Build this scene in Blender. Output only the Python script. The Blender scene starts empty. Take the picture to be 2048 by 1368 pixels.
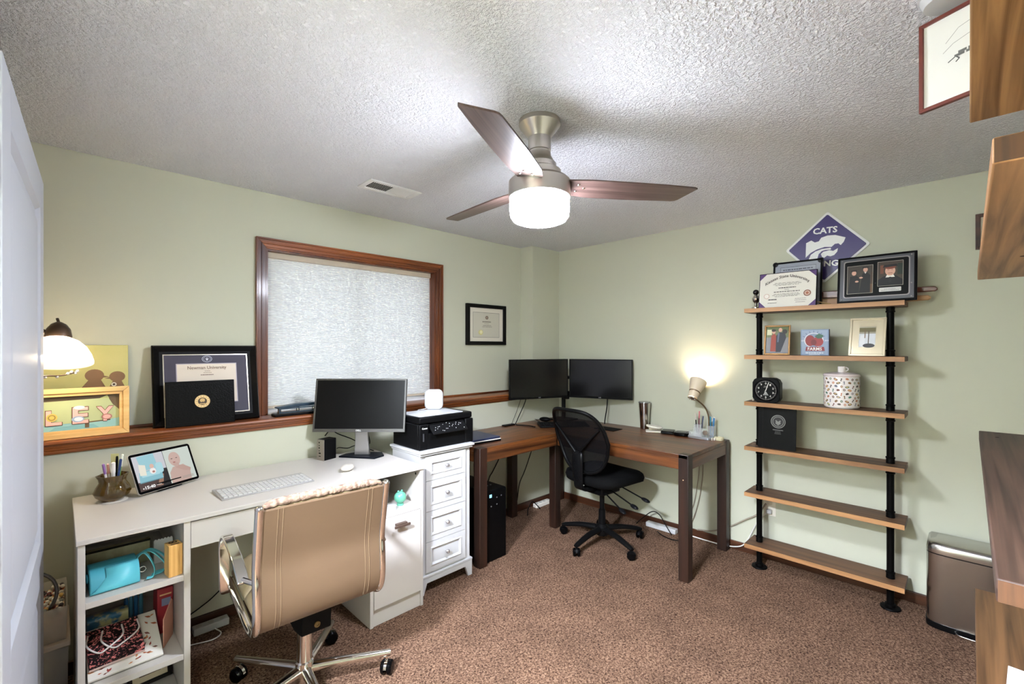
import bpy, bmesh, math, random
from mathutils import Vector, Matrix
random.seed(7)
SC = bpy.context.scene
C = SC.collection
R = math.radians
PI = math.pi

# ------------------------------------------------------------------ camera, world, exposure
cam = bpy.data.objects.new('camera', bpy.data.cameras.new('camera'))
C.objects.link(cam)
cam.location = (0, 0, 1.40)
cam.rotation_euler = (R(90), 0, R(45.12 - 90))
cam.data.sensor_width = 36
cam.data.lens = 16.0
cam.data.shift_y = 9 / 2048
cam.data.clip_start = 0.03
SC.camera = cam
SC.view_settings.view_transform = 'Standard'
SC.view_settings.look = 'None'
SC.view_settings.gamma = 1
SC.view_settings.use_curve_mapping = False
SC.view_settings.exposure = 1.92
SC.cycles.use_denoising = True
SC.cycles.max_bounces = 10
SC.cycles.diffuse_bounces = 6
SC.cycles.sample_clamp_indirect = 6
SC.cycles.caustics_reflective = False
SC.cycles.caustics_refractive = False

SKY = 0.42
FAN = 98.0
GOOSE = 6.0
FLOORLAMP = 5.2
HALL_FILL = 560.0
world = bpy.data.worlds.new('sky')
SC.world = world
world.use_nodes = True
bg = world.node_tree.nodes['Background']
bg.inputs[0].default_value = (0.90, 0.95, 1.0, 1)
bg.inputs[1].default_value = SKY
pl = bpy.data.lights.new('window_portal', 'AREA')
pl.shape = 'RECTANGLE'
pl.size = 1.2
pl.size_y = 0.96
pl.cycles.is_portal = True
po = bpy.data.objects.new('window_portal', pl)
C.objects.link(po)
po.location = (1.437, 3.02, 1.48)
po.rotation_euler = (R(-90), 0, 0)

# ------------------------------------------------------------------ materials
def lin(c):
    out = []
    for v in c:
        v = v / 255
        out.append(v / 12.92 if v <= 0.04045 else ((v + 0.055) / 1.055) ** 2.4)
    return tuple(out) + (1,)

MATS = {}
def mat(name, rgb, rough=0.5, metal=0.0, noise=None, bump=None, emit=None, coat=0, alpha=None, trans=0, aniso=0, spec=None):
    """noise=(rgb2, scale, contrast)  bump=(scale, strength)"""
    if name in MATS:
        return MATS[name]
    if max(rgb) < 60 and not emit and not name.startswith('print_'):
        rgb = tuple(v * 0.5 for v in rgb)
        spec = 0.10 if spec is None else spec
    m = bpy.data.materials.new(name)
    m.use_nodes = True
    nt = m.node_tree
    b = nt.nodes['Principled BSDF']
    b.inputs['Base Color'].default_value = lin(rgb)
    b.inputs['Roughness'].default_value = rough
    b.inputs['Metallic'].default_value = metal
    if spec is not None:
        b.inputs['Specular IOR Level'].default_value = spec
    if coat:
        b.inputs['Coat Weight'].default_value = coat
        b.inputs['Coat Roughness'].default_value = 0.08
    if trans:
        b.inputs['Transmission Weight'].default_value = trans
    if alpha is not None:
        b.inputs['Alpha'].default_value = alpha
    if aniso:
        b.inputs['Anisotropic'].default_value = aniso
    if emit:
        b.inputs['Emission Color'].default_value = lin(emit[0])
        b.inputs['Emission Strength'].default_value = emit[1]
    if noise or bump:
        tc = nt.nodes.new('ShaderNodeTexCoord')
    if noise:
        n = nt.nodes.new('ShaderNodeTexNoise')
        n.inputs['Scale'].default_value = noise[1]
        n.inputs['Detail'].default_value = 3
        nt.links.new(tc.outputs['Object'], n.inputs['Vector'])
        r = nt.nodes.new('ShaderNodeValToRGB')
        k = noise[2] if len(noise) > 2 else 0.2
        r.color_ramp.elements[0].position = 0.5 - k
        r.color_ramp.elements[1].position = 0.5 + k
        r.color_ramp.elements[0].color = lin(noise[0])
        r.color_ramp.elements[1].color = lin(rgb)
        nt.links.new(n.outputs['Fac'], r.inputs['Fac'])
        nt.links.new(r.outputs['Color'], b.inputs['Base Color'])
    if bump:
        n2 = nt.nodes.new('ShaderNodeTexNoise')
        n2.inputs['Scale'].default_value = bump[0]
        n2.inputs['Detail'].default_value = 2
        nt.links.new(tc.outputs['Object'], n2.inputs['Vector'])
        bp = nt.nodes.new('ShaderNodeBump')
        bp.inputs['Strength'].default_value = bump[1]
        bp.inputs['Distance'].default_value = bump[2] if len(bump) > 2 else 0.004
        nt.links.new(n2.outputs['Fac'], bp.inputs['Height'])
        nt.links.new(bp.outputs['Normal'], b.inputs['Normal'])
    MATS[name] = m
    return m

def wood(name, c1, c2, axis, rough=0.4, scale=1.0, coat=0, ring=22):
    """long grain along axis (0,1,2), dark c1 to light c2"""
    if name in MATS:
        return MATS[name]
    m = bpy.data.materials.new(name)
    m.use_nodes = True
    nt = m.node_tree
    b = nt.nodes['Principled BSDF']
    b.inputs['Roughness'].default_value = rough
    if coat:
        b.inputs['Coat Weight'].default_value = coat
        b.inputs['Coat Roughness'].default_value = 0.12
    tc = nt.nodes.new('ShaderNodeTexCoord')
    mp = nt.nodes.new('ShaderNodeMapping')
    s = [ring * scale] * 3
    s[axis] = 1.3 * scale
    mp.inputs['Scale'].default_value = s
    nt.links.new(tc.outputs['Object'], mp.inputs['Vector'])
    n = nt.nodes.new('ShaderNodeTexNoise')
    n.inputs['Scale'].default_value = 1.0
    n.inputs['Detail'].default_value = 5
    n.inputs['Distortion'].default_value = 0.6
    nt.links.new(mp.outputs['Vector'], n.inputs['Vector'])
    r = nt.nodes.new('ShaderNodeValToRGB')
    e = r.color_ramp.elements
    e[0].position = 0.33
    e[1].position = 0.66
    e[0].color = lin(c1)
    e[1].color = lin(c2)
    nt.links.new(n.outputs['Fac'], r.inputs['Fac'])
    nt.links.new(r.outputs['Color'], b.inputs['Base Color'])
    bp = nt.nodes.new('ShaderNodeBump')
    bp.inputs['Strength'].default_value = 0.12
    bp.inputs['Distance'].default_value = 0.002
    nt.links.new(n.outputs['Fac'], bp.inputs['Height'])
    nt.links.new(bp.outputs['Normal'], b.inputs['Normal'])
    MATS[name] = m
    return m

def ink(rgb, rough=0.55):
    return mat('print_%d_%d_%d' % tuple(rgb), rgb, rough)

# ------------------------------------------------------------------ mesh helpers
class G:
    def __init__(s):
        s.v, s.f, s.mi, s.m = [], [], [], 0
    def add(s, verts, faces, M=None):
        o = len(s.v)
        for p in verts:
            p = Vector(p)
            s.v.append(M @ p if M is not None else p)
        for f in faces:
            s.f.append([o + i for i in f])
            s.mi.append(s.m)
        return s
    def box(s, x0, x1, y0, y1, z0, z1, M=None):
        return s.add([(x0, y0, z0), (x1, y0, z0), (x1, y1, z0), (x0, y1, z0), (x0, y0, z1), (x1, y0, z1), (x1, y1, z1), (x0, y1, z1)],
                     [(0, 3, 2, 1), (4, 5, 6, 7), (0, 1, 5, 4), (1, 2, 6, 5), (2, 3, 7, 6), (3, 0, 4, 7)], M)
    def prism(s, poly, d0, d1, axis='y', M=None):
        n = len(poly)
        def p(u, v, d):
            return (u, d, v) if axis == 'y' else ((u, v, d) if axis == 'z' else (d, u, v))
        vs = [p(u, v, d0) for u, v in poly] + [p(u, v, d1) for u, v in poly]
        fs = [tuple(range(n)), tuple(range(2 * n - 1, n - 1, -1))]
        fs += [(i, (i + 1) % n, n + (i + 1) % n, n + i) for i in range(n)]
        return s.add(vs, fs, M)
    def loft(s, rings, closed=True, caps=True, M=None):
        n = len(rings[0])
        vs = [p for r in rings for p in r]
        fs = []
        for k in range(len(rings) - 1):
            for i in range(n if closed else n - 1):
                j = (i + 1) % n
                fs.append((k * n + i, k * n + j, (k + 1) * n + j, (k + 1) * n + i))
        if caps and closed:
            fs.append(tuple(range(n - 1, -1, -1)))
            o = (len(rings) - 1) * n
            fs.append(tuple(range(o, o + n)))
        return s.add(vs, fs, M)
    def tube(s, pts, r, n=8, closed=False, M=None, flat=1.0):
        pts = [Vector(p) for p in pts]
        L = len(pts)
        rr = r if isinstance(r, (list, tuple)) else [r] * L
        rings, up = [], None
        for i, p in enumerate(pts):
            a = pts[i - 1] if (i > 0 or closed) else p
            b = pts[(i + 1) % L] if (i < L - 1 or closed) else p
            t = (b - a).normalized()
            if up is None:
                up = Vector((0, 0, 1)) if abs(t.z) < 0.9 else Vector((1, 0, 0))
            side = t.cross(up).normalized()
            up = side.cross(t).normalized()
            rings.append([p + (side * math.cos(2 * PI * k / n) + up * math.sin(2 * PI * k / n) * flat) * rr[i] for k in range(n)])
        if closed:
            rings.append(rings[0])
        return s.loft(rings, True, not closed, M)
    def bar(s, pts, w, h, wdir, M=None):
        """rectangular section bar; wdir = direction of width"""
        pts = [Vector(p) for p in pts]
        wd = Vector(wdir).normalized()
        rings = []
        for i, p in enumerate(pts):
            t = (pts[min(i + 1, len(pts) - 1)] - pts[max(i - 1, 0)]).normalized()
            nn = t.cross(wd).normalized()
            rings.append([p + wd * w / 2 + nn * h / 2, p - wd * w / 2 + nn * h / 2, p - wd * w / 2 - nn * h / 2, p + wd * w / 2 - nn * h / 2])
        return s.loft(rings, True, True, M)
    def lathe(s, prof, n=24, c=(0, 0, 0), M=None, caps=True):
        rings = [[(c[0] + r * math.cos(2 * PI * k / n), c[1] + r * math.sin(2 * PI * k / n), c[2] + z) for k in range(n)] for r, z in prof]
        return s.loft(rings, True, caps, M)
    def ball(s, c, r, n=12, m=8, sc=(1, 1, 1), M=None):
        prof = [(max(math.sin(PI * k / m), 0.002), -math.cos(PI * k / m)) for k in range(m + 1)]
        rings = [[(c[0] + sc[0] * r * a * math.cos(2 * PI * k / n), c[1] + sc[1] * r * a * math.sin(2 * PI * k / n), c[2] + sc[2] * r * z) for k in range(n)] for a, z in prof]
        return s.loft(rings, True, True, M)
    def surf(s, fn, nu, nv, M=None):
        vs = [fn(i / nu, j / nv) for j in range(nv + 1) for i in range(nu + 1)]
        w = nu + 1
        return s.add(vs, [(j * w + i, j * w + i + 1, (j + 1) * w + i + 1, (j + 1) * w + i) for j in range(nv) for i in range(nu)], M)
    def flat(s, poly, y):
        return s.add([(u, y, v) for u, v in poly], [tuple(range(len(poly)))])
    def build(s, name, m, parent=None, bevel=0, seg=2, smooth=0.6, recalc=True, solid=0, sub=0):
        me = bpy.data.meshes.new(name)
        me.from_pydata([tuple(p) for p in s.v], [], s.f)
        ms = m if isinstance(m, list) else [m]
        for q in ms:
            me.materials.append(q)
        if len(ms) > 1:
            me.polygons.foreach_set('material_index', s.mi)
        if recalc:
            bm = bmesh.new()
            bm.from_mesh(me)
            bmesh.ops.recalc_face_normals(bm, faces=bm.faces)
            bm.to_mesh(me)
            bm.free()
        if smooth:
            me.shade_smooth()
            me.set_sharp_from_angle(angle=smooth)
        o = bpy.data.objects.new(name, me)
        C.objects.link(o)
        o.parent = parent
        if solid:
            d = o.modifiers.new('thick', 'SOLIDIFY')
            d.thickness = solid
            d.offset = 0
        if bevel:
            d = o.modifiers.new('bevel', 'BEVEL')
            d.width = bevel
            d.segments = seg
            d.limit_method = 'ANGLE'
            d.angle_limit = 0.6
        if sub:
            d = o.modifiers.new('sub', 'SUBSURF')
            d.levels = d.render_levels = sub
        return o

def tag(o, label, cat, group=None):
    o['label'] = label
    o['category'] = cat
    if group:
        o['group'] = group
    return o
def T(name, label, cat, loc=(0, 0, 0), rz=0, rx=0, group=None):
    o = bpy.data.objects.new(name, None)
    C.objects.link(o)
    o.empty_display_size = 0.05
    o.location = loc
    o.rotation_euler = (R(rx), 0, R(rz))
    return tag(o, label, cat, group)
def S(o):
    o['kind'] = 'structure'
    return o
def stuff(o):
    o['kind'] = 'stuff'
    return o
def bx(name, m, parent, x0, x1, y0, y1, z0, z1, bevel=0, seg=2):
    return G().box(x0, x1, y0, y1, z0, z1).build(name, m, parent, bevel, seg)
def ell(cx, cy, rx, ry=None, n=20, a0=0, a1=360):
    ry = rx if ry is None else ry
    full = abs(a1 - a0) >= 360
    k = n if full else n + 1
    return [(cx + rx * math.cos(R(a0 + (a1 - a0) * i / n)), cy + ry * math.sin(R(a0 + (a1 - a0) * i / n))) for i in range(k)]
def rect(x0, y0, x1, y1):
    return [(x0, y0), (x1, y0), (x1, y1), (x0, y1)]
def rrect(x0, y0, x1, y1, r, n=4):
    out = []
    for cx, cy, a in ((x1 - r, y0 + r, -90), (x1 - r, y1 - r, 0), (x0 + r, y1 - r, 90), (x0 + r, y0 + r, 180)):
        out += [(cx + r * math.cos(R(a + 90 * i / n)), cy + r * math.sin(R(a + 90 * i / n))) for i in range(n + 1)]
    return out
def ringpoly(name, outer, inner, y, m, parent):
    """flat ring between two outlines of equal length, in the (x, z) plane"""
    n = len(outer)
    return G().add([(u, y, v) for u, v in outer + inner], [(i, (i + 1) % n, n + (i + 1) % n, n + i) for i in range(n)]).build(name, m, parent, recalc=False)
def prints(name, parent, y, shapes, step=0.0002):
    """flat print: list of (rgb, polygon) layered towards -y"""
    g, ms = G(), []
    for i, (rgb, poly) in enumerate(shapes):
        m = ink(rgb)
        if m not in ms:
            ms.append(m)
        g.m = ms.index(m)
        g.flat(poly, y - step * i)
    return g.build(name, ms, parent, smooth=0, recalc=False)
def lines(x0, x1, zs, h, rgb, rnd=True):
    """illegible small print as broken dashes"""
    out = []
    for k, z in enumerate(zs):
        ins = (x1 - x0) * (0.04 + 0.16 * random.random()) if rnd else 0
        u = x0 + ins
        while u < x1 - ins:
            w = (x1 - x0) * random.uniform(0.04, 0.12)
            out.append((rgb, rect(u, z, min(u + w, x1 - ins), z + h)))
            u += w + (x1 - x0) * 0.02
    return out
_FONT = {}
def text(name, parent, s, w, h, u, v, y, m, M=None, shear=0, warp=None, bold=0.0):
    """lettering fitted into a w x h box centred on (u, v) of the local (x, z) plane at depth y"""
    key = (s, shear, bold)
    if key not in _FONT:
        cu = bpy.data.curves.new('t', 'FONT')
        cu.body = s
        cu.resolution_u = 2
        cu.shear = shear
        cu.offset = bold
        ob = bpy.data.objects.new('t', cu)
        C.objects.link(ob)
        dg = bpy.context.evaluated_depsgraph_get()
        me = bpy.data.meshes.new_from_object(ob.evaluated_get(dg))
        _FONT[key] = ([tuple(q.co) for q in me.vertices], [tuple(p.vertices) for p in me.polygons])
        bpy.data.objects.remove(ob)
        bpy.data.curves.remove(cu)
        bpy.data.meshes.remove(me)
    vs, fs = _FONT[key]
    xs = [q[0] for q in vs]
    ys = [q[1] for q in vs]
    ax, bx_ = min(xs), max(xs)
    ay, by = min(ys), max(ys)
    out = []
    for q in vs:
        uu = ((q[0] - ax) / (bx_ - ax) - 0.5) * w
        vv = ((q[1] - ay) / (by - ay) - 0.5) * h
        if warp:
            uu, vv = warp(uu, vv)
        out.append((u + uu, y, v + vv))
    return G().add(out, fs, M).build(name, m, parent, smooth=0, recalc=False)
def copy_tree(o, parent=None):
    c = o.copy()
    C.objects.link(c)
    c.parent = parent
    for ch in list(o.children):
        copy_tree(ch, c)
    return c
def spline(pts, n=6):
    """Catmull-Rom through points"""
    P = [Vector(p) for p in pts]
    P = [P[0] * 2 - P[1]] + P + [P[-1] * 2 - P[-2]]
    out = []
    for i in range(1, len(P) - 2):
        a, b, c, d = P[i - 1:i + 3]
        for k in range(n):
            t = k / n
            out.append(0.5 * ((2 * b) + (c - a) * t + (2 * a - 5 * b + 4 * c - d) * t * t + (3 * b - a - 3 * c + d) * t ** 3))
    out.append(P[-2])
    return out
def bars_ring(g, x0, x1, z0, z1, w, y0, y1):
    """mitred rectangular frame in the (x, z) plane"""
    o = [(x0, z0), (x1, z0), (x1, z1), (x0, z1)]
    i = [(x0 + w, z0 + w), (x1 - w, z0 + w), (x1 - w, z1 - w), (x0 + w, z1 - w)]
    for k in range(4):
        j = (k + 1) % 4
        g.prism([o[k], o[j], i[j], i[k]], y0, y1)
    return g

# common materials
white_lam = mat('white_laminate', (198, 193, 187), 0.35)
white_paint = mat('white_paint', (190, 190, 191), 0.4)
black_plastic = mat('black_plastic', (22, 22, 23), 0.38)
black_gloss = mat('black_gloss', (12, 12, 13), 0.12)
black_matte = mat('black_matte', (16, 16, 16), 0.7)
chrome = mat('chrome', (225, 222, 216), 0.09, 1.0)
nickel = mat('brushed_nickel', (196, 190, 182), 0.28, 1.0, aniso=0.4)
steel = mat('stainless_steel', (188, 186, 182), 0.24, 1.0)
pipe_black = mat('pipe_black', (26, 25, 25), 0.5, 0.6)
oak_x = wood('oak_trim_x', (78, 36, 14), (150, 84, 40), 0, 0.32, coat=0.2)
oak_z = wood('oak_trim_z', (60, 27, 12), (116, 60, 28), 2, 0.36, coat=0.15)
base_wood_x = wood('baseboard_wood_x', (48, 26, 14), (84, 46, 26), 0, 0.4)
base_wood_y = wood('baseboard_wood_y', (48, 26, 14), (84, 46, 26), 1, 0.4)
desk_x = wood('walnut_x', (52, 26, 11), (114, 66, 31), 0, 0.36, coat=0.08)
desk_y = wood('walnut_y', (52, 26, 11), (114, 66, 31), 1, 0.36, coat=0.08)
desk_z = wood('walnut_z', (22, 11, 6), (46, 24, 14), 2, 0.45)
shelf_wood = wood('shelf_pine_y', (62, 42, 30), (112, 80, 56), 1, 0.55)
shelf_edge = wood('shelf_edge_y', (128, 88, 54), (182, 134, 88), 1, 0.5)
plank_wood = wood('plank_x', (96, 62, 36), (156, 110, 70), 0, 0.5, ring=14)
# ------------------------------------------------------------------ the room
WALLA, LOW, WB, CEIL = 2.86, 2.71, 3.32, 2.286
WC = -0.30
wallm = mat('green_wall_paint', (193, 194, 176), 0.75, bump=(180, 0.06, 0.002))
def ceilmat():
    m = mat('popcorn_ceiling', (248, 249, 255), 0.9)
    nt = m.node_tree
    b = nt.nodes['Principled BSDF']
    tc = nt.nodes.new('ShaderNodeTexCoord')
    n = nt.nodes.new('ShaderNodeTexNoise')
    n.inputs['Scale'].default_value = 85
    n.inputs['Detail'].default_value = 3
    n.inputs['Roughness'].default_value = 0.65
    nt.links.new(tc.outputs['Object'], n.inputs['Vector'])
    rp = nt.nodes.new('ShaderNodeValToRGB')
    rp.color_ramp.elements[0].position = 0.36
    rp.color_ramp.elements[1].position = 0.60
    nt.links.new(n.outputs['Fac'], rp.inputs['Fac'])
    bp = nt.nodes.new('ShaderNodeBump')
    bp.inputs['Strength'].default_value = 1.0
    bp.inputs['Distance'].default_value = 0.009
    nt.links.new(rp.outputs['Color'], bp.inputs['Height'])
    nt.links.new(bp.outputs['Normal'], b.inputs['Normal'])
    return m
def carpetmat():
    m = mat('brown_carpet', (150, 120, 100), 0.95, spec=0.1)
    nt = m.node_tree
    b = nt.nodes['Principled BSDF']
    tc = nt.nodes.new('ShaderNodeTexCoord')
    n = nt.nodes.new('ShaderNodeTexNoise')
    n.inputs['Scale'].default_value = 120
    n.inputs['Detail'].default_value = 4
    n.inputs['Roughness'].default_value = 0.7
    n.inputs['Distortion'].default_value = 0.8
    nt.links.new(tc.outputs['Object'], n.inputs['Vector'])
    rp = nt.nodes.new('ShaderNodeValToRGB')
    e = rp.color_ramp.elements
    e[0].position, e[1].position = 0.39, 0.62
    e[0].color, e[1].color = lin((60, 41, 31)), lin((160, 129, 106))
    mid = e.new(0.5)
    mid.color = lin((121, 92, 73))
    nt.links.new(n.outputs['Fac'], rp.inputs['Fac'])
    n2 = nt.nodes.new('ShaderNodeTexNoise')
    n2.inputs['Scale'].default_value = 5
    n2.inputs['Detail'].default_value = 3
    nt.links.new(tc.outputs['Object'], n2.inputs['Vector'])
    r2 = nt.nodes.new('ShaderNodeValToRGB')
    r2.color_ramp.elements[0].position = 0.35
    r2.color_ramp.elements[1].position = 0.65
    r2.color_ramp.elements[0].color = (0.78, 0.78, 0.78, 1)
    r2.color_ramp.elements[1].color = (1, 1, 1, 1)
    nt.links.new(n2.outputs['Fac'], r2.inputs['Fac'])
    mx = nt.nodes.new('ShaderNodeMix')
    mx.data_type = 'RGBA'
    mx.blend_type = 'MULTIPLY'
    mx.inputs[0].default_value = 1
    nt.links.new(rp.outputs['Color'], mx.inputs[6])
    nt.links.new(r2.outputs['Color'], mx.inputs[7])
    nt.links.new(mx.outputs[2], b.inputs['Base Color'])
    bp = nt.nodes.new('ShaderNodeBump')
    bp.inputs['Strength'].default_value = 0.9
    bp.inputs['Distance'].default_value = 0.010
    nt.links.new(n.outputs['Fac'], bp.inputs['Height'])
    nt.links.new(bp.outputs['Normal'], b.inputs['Normal'])
    return m
floor = S(bx('floor', carpetmat(), None, -1.4, WB + 0.15, WC - 0.15, WALLA + 0.3, -0.1, 0))
ceiling = S(bx('ceiling', ceilmat(), None, -1.4, WB + 0.15, WC - 0.15, WALLA + 0.3, CEIL, CEIL + 0.1))
S(bx('wall_right', wallm, None, WB, WB + 0.12, WC - 0.12, WALLA + 0.2, 0, CEIL))
S(bx('wall_front', wallm, None, -1.3, WB, WC - 0.12, WC, 0, CEIL))
# window wall: thicker below the ledge, opening for the window above it
OX0, OX1, OZ0, OZ1 = 0.845, 2.03, 1.005, 1.968
g = G()
g.box(-0.45, WB, WALLA, WALLA + 0.18, 0, OZ0 - 0.02)
g.box(-0.45, OX0, WALLA, WALLA + 0.18, OZ0 - 0.02, CEIL)
g.box(OX1, WB, WALLA, WALLA + 0.18, OZ0 - 0.02, CEIL)
g.box(OX0, OX1, WALLA, WALLA + 0.18, OZ1, CEIL)
g.box(-0.45, WB, LOW, WALLA, 0, 0.985)
g.box(2.955, WB, LOW, WALLA, 0.985, CEIL)
S(g.build('wall_back', wallm, None))
# left side: wall beyond the door, doorway jamb and hall
g = G()
g.box(-0.57, -0.45, 1.30, WALLA + 0.18, 0, CEIL)
g.box(-0.45, -0.125, 1.20, 1.31, 0, CEIL)
g.box(-0.22, -0.125, 0.30, 1.20, 2.0, CEIL)
g.box(-0.22, -0.125, WC, 0.30, 0, CEIL)
S(g.build('wall_left', wallm, None))
S(bx('wall_hall', wallm, None, -1.4, -1.3, WC - 0.12, 1.42, 0, CEIL))
S(bx('wall_hall_end', wallm, None, -1.3, -0.57, 1.30, 1.42, 0, CEIL))
S(bx('baseboard_right', base_wood_y, None, WB - 0.014, WB, WC, LOW, 0, 0.058, 0.003))
S(bx('baseboard_back', base_wood_x, None, -0.45, WB - 0.014, LOW - 0.014, LOW, 0, 0.058, 0.003))
S(bx('baseboard_front', base_wood_x, None, -0.12, WB - 0.014, WC, WC + 0.014, 0, 0.058, 0.003))
# stained ledge along the window wall
prof = [(2.683, 0.988), (2.679, 0.994), (2.681, 1.002), (2.688, 1.006), (2.86, 1.006), (2.86, 0.985), (2.71, 0.985), (2.71, 0.948), (2.702, 0.948), (2.699, 0.952), (2.698, 0.960),
        (2.700, 0.963), (2.694, 0.966), (2.691, 0.976), (2.688, 0.980), (2.690, 0.983)]
S(G().prism(prof, -0.45, 2.955, 'x').build('trim_1', oak_x, None))
# a quarter-round strip where the ledge meets the wall
S(bx('trim_2', oak_x, None, -0.45, 0.790, 2.852, 2.86, 1.006, 1.020, 0.003))
S(bx('trim_3', oak_x, None, 2.086, 2.955, 2.852, 2.86, 1.006, 1.020, 0.003))

# window with casing, sashes, glass
w = bpy.data.objects.new('window_1', None)
C.objects.link(w)
S(w)
cx0, cx1, cz0, cz1 = 0.790, 2.085, 1.006, 2.024
def casing(a, b, c, d, m):
    # stepped moulding strip from outer line a-b to inner line d-c
    g = G()
    for k, (f0, f1, y) in enumerate(((0, .16, 2.836), (.16, .46, 2.842), (.46, .56, 2.838), (.56, .86, 2.845), (.86, 1, 2.850))):
        L = lambda p, q, f: (p[0] + (q[0] - p[0]) * f, p[1] + (q[1] - p[1]) * f)
        g.prism([L(a, d, f0), L(b, c, f0), L(b, c, f1), L(a, d, f1)], y, 2.86)
    return g.build('casing', m, w, 0.0015)
cw = 0.060
casing((cx0, cz1), (cx1, cz1), (cx1 - cw, cz1 - cw), (cx0 + cw, cz1 - cw), oak_x)
casing((cx0, cz0), (cx0, cz1), (cx0 + cw, cz1 - cw), (cx0 + cw, cz0), oak_z)
casing((cx1, cz0), (cx1, cz1), (cx1 - cw, cz1 - cw), (cx1 - cw, cz0), oak_z)
g = G()
g.box(OX0, OX0 + 0.012, 2.86, 2.96, OZ0, OZ1)
g.box(OX1 - 0.012, OX1, 2.86, 2.96, OZ0, OZ1)
g.box(OX0 + 0.012, OX1 - 0.012, 2.86, 2.96, OZ1 - 0.012, OZ1)
g.build('jamb_lining', oak_z, w)
vinyl = mat('vinyl_white', (235, 236, 238), 0.4)
bx('window_stool', vinyl, w, OX0 + 0.012, OX1 - 0.012, 2.86, 2.99, OZ0, OZ0 + 0.012)
glass = mat('window_glass', (240, 246, 250), 0.02, alpha=0.12)
for a, b in ((OX0 + 0.012, 1.45), (1.42, OX1 - 0.012)):
    s = bars_ring(G(), a, b, OZ0 + 0.012, OZ1 - 0.012, 0.035, 2.99, 3.02).build('sash', vinyl, w)
    bx('pane', glass, s, a + 0.035, b - 0.035, 3.003, 3.007, OZ0 + 0.047, OZ1 - 0.047)
# cellular blind: a thing that hangs in the window
bl = T('window_blind', 'white pleated cellular blind lowered over the window', 'blind', (1.437, 2.925, 0))
beige_rail = mat('beige_rail', (196, 182, 162), 0.5)
bw = 0.577
bx('head_rail', beige_rail, bl, -bw, bw, -0.022, 0.022, 1.922, 1.956, 0.003)
bx('bottom_rail', beige_rail, bl, -bw, bw, -0.012, 0.012, 1.032, 1.047, 0.003)
def blindmat():
    m = bpy.data.materials.new('blind_fabric')
    m.use_nodes = True
    nt = m.node_tree
    nt.nodes.clear()
    o = nt.nodes.new('ShaderNodeOutputMaterial')
    d = nt.nodes.new('ShaderNodeBsdfDiffuse')
    t = nt.nodes.new('ShaderNodeBsdfTranslucent')
    d.inputs[0].default_value = lin((236, 236, 234))
    t.inputs[0].default_value = lin((232, 236, 240))
    x = nt.nodes.new('ShaderNodeMixShader')
    x.inputs[0].default_value = 0.30
    nt.links.new(d.outputs[0], x.inputs[1])
    nt.links.new(t.outputs[0], x.inputs[2])
    nt.links.new(x.outputs[0], o.inputs[0])
    return m
g = G()
NP = 84
vs, fs = [], []
for k in range(2 * NP + 1):
    z = 1.046 + (1.924 - 1.046) * k / (2 * NP)
    y = -0.009 if k % 2 else -0.003
    vs += [(-bw, y, z), (bw, y, z)]
    if k:
        fs.append((2 * k - 2, 2 * k - 1, 2 * k + 1, 2 * k))
g.add(vs, fs).build('pleated_fabric', blindmat(), bl, smooth=0, recalc=False)
# blind brackets
for x in (-0.44, -0.02, 0.40):
    bx('mounting_bracket', black_plastic, bl, x - 0.03, x + 0.03, -0.022, 0.018, 1.9555, 1.9562)

# ------------------------------------------------------------------ open door
d = bpy.data.objects.new('door_1', None)
C.objects.link(d)
S(d)
d.location = (-0.078, 1.33, 0)
d.rotation_euler = (0, 0, math.atan2(0.986, 0.040))
DW, DH = 0.985, 1.978
doorm = mat('door_white', (190, 193, 202), 0.5)
g = G()
g.box(0, 0.125, 0, 0.035, 0.012, DH)
g.box(DW - 0.125, DW, 0, 0.035, 0.012, DH)
for z0, z1 in ((0.012, 0.20), (0.60, 0.745), (1.865, DH)):
    g.box(0.125, DW - 0.125, 0, 0.035, z0, z1)
g.build('door_frame', doorm, d, 0.003)
for z0, z1 in ((0.20, 0.60), (0.745, 1.865)):
    a, b = 0.125, DW - 0.125
    def ring(i, y):
        return [(a + i, y, z0 + i), (b - i, y, z0 + i), (b - i, y, z1 - i), (a + i, y, z1 - i)]
    g = G().loft([ring(0, 0.001), ring(0.012, 0.012), ring(0.028, 0.012), ring(0.060, 0.003), ring(0.065, 0.003)], True, False)
    g.add(ring(0.065, 0.003), [(0, 1, 2, 3)])
    g.loft([ring(0, 0.034), ring(0.03, 0.022), ring(0.05, 0.022)], True, False)
    g.add(ring(0.05, 0.022), [(0, 1, 2, 3)])
    g.build('panel', doorm, d, recalc=False)
for z in (0.25, 1.0, 1.75):
    g = G().lathe([(0.007, -0.045), (0.007, 0.045)], 10, (-0.006, 0.010, z))
    g.build('hinge', mat('bronze_hinge', (86, 66, 52), 0.4, 0.8), d)
# added fill lamp in the hall, never in view, brightens right wall and floor
hl = T('hall_fill_lamp', 'added unseen round fill lamp on the hall ceiling outside the doorway', 'lamp', (-0.75, 0.70, CEIL))
G().lathe([(0.15, 0), (0.15, -0.03)], 32).build('rim', white_paint, hl)
G().lathe([(0.145, -0.03), (0.14, -0.06), (0.10, -0.085), (0.001, -0.09)], 32).build('diffuser', mat('hall_fill_diffuser', (255, 255, 255), 0.4, emit=((231, 239, 255), HALL_FILL)), hl)
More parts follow.
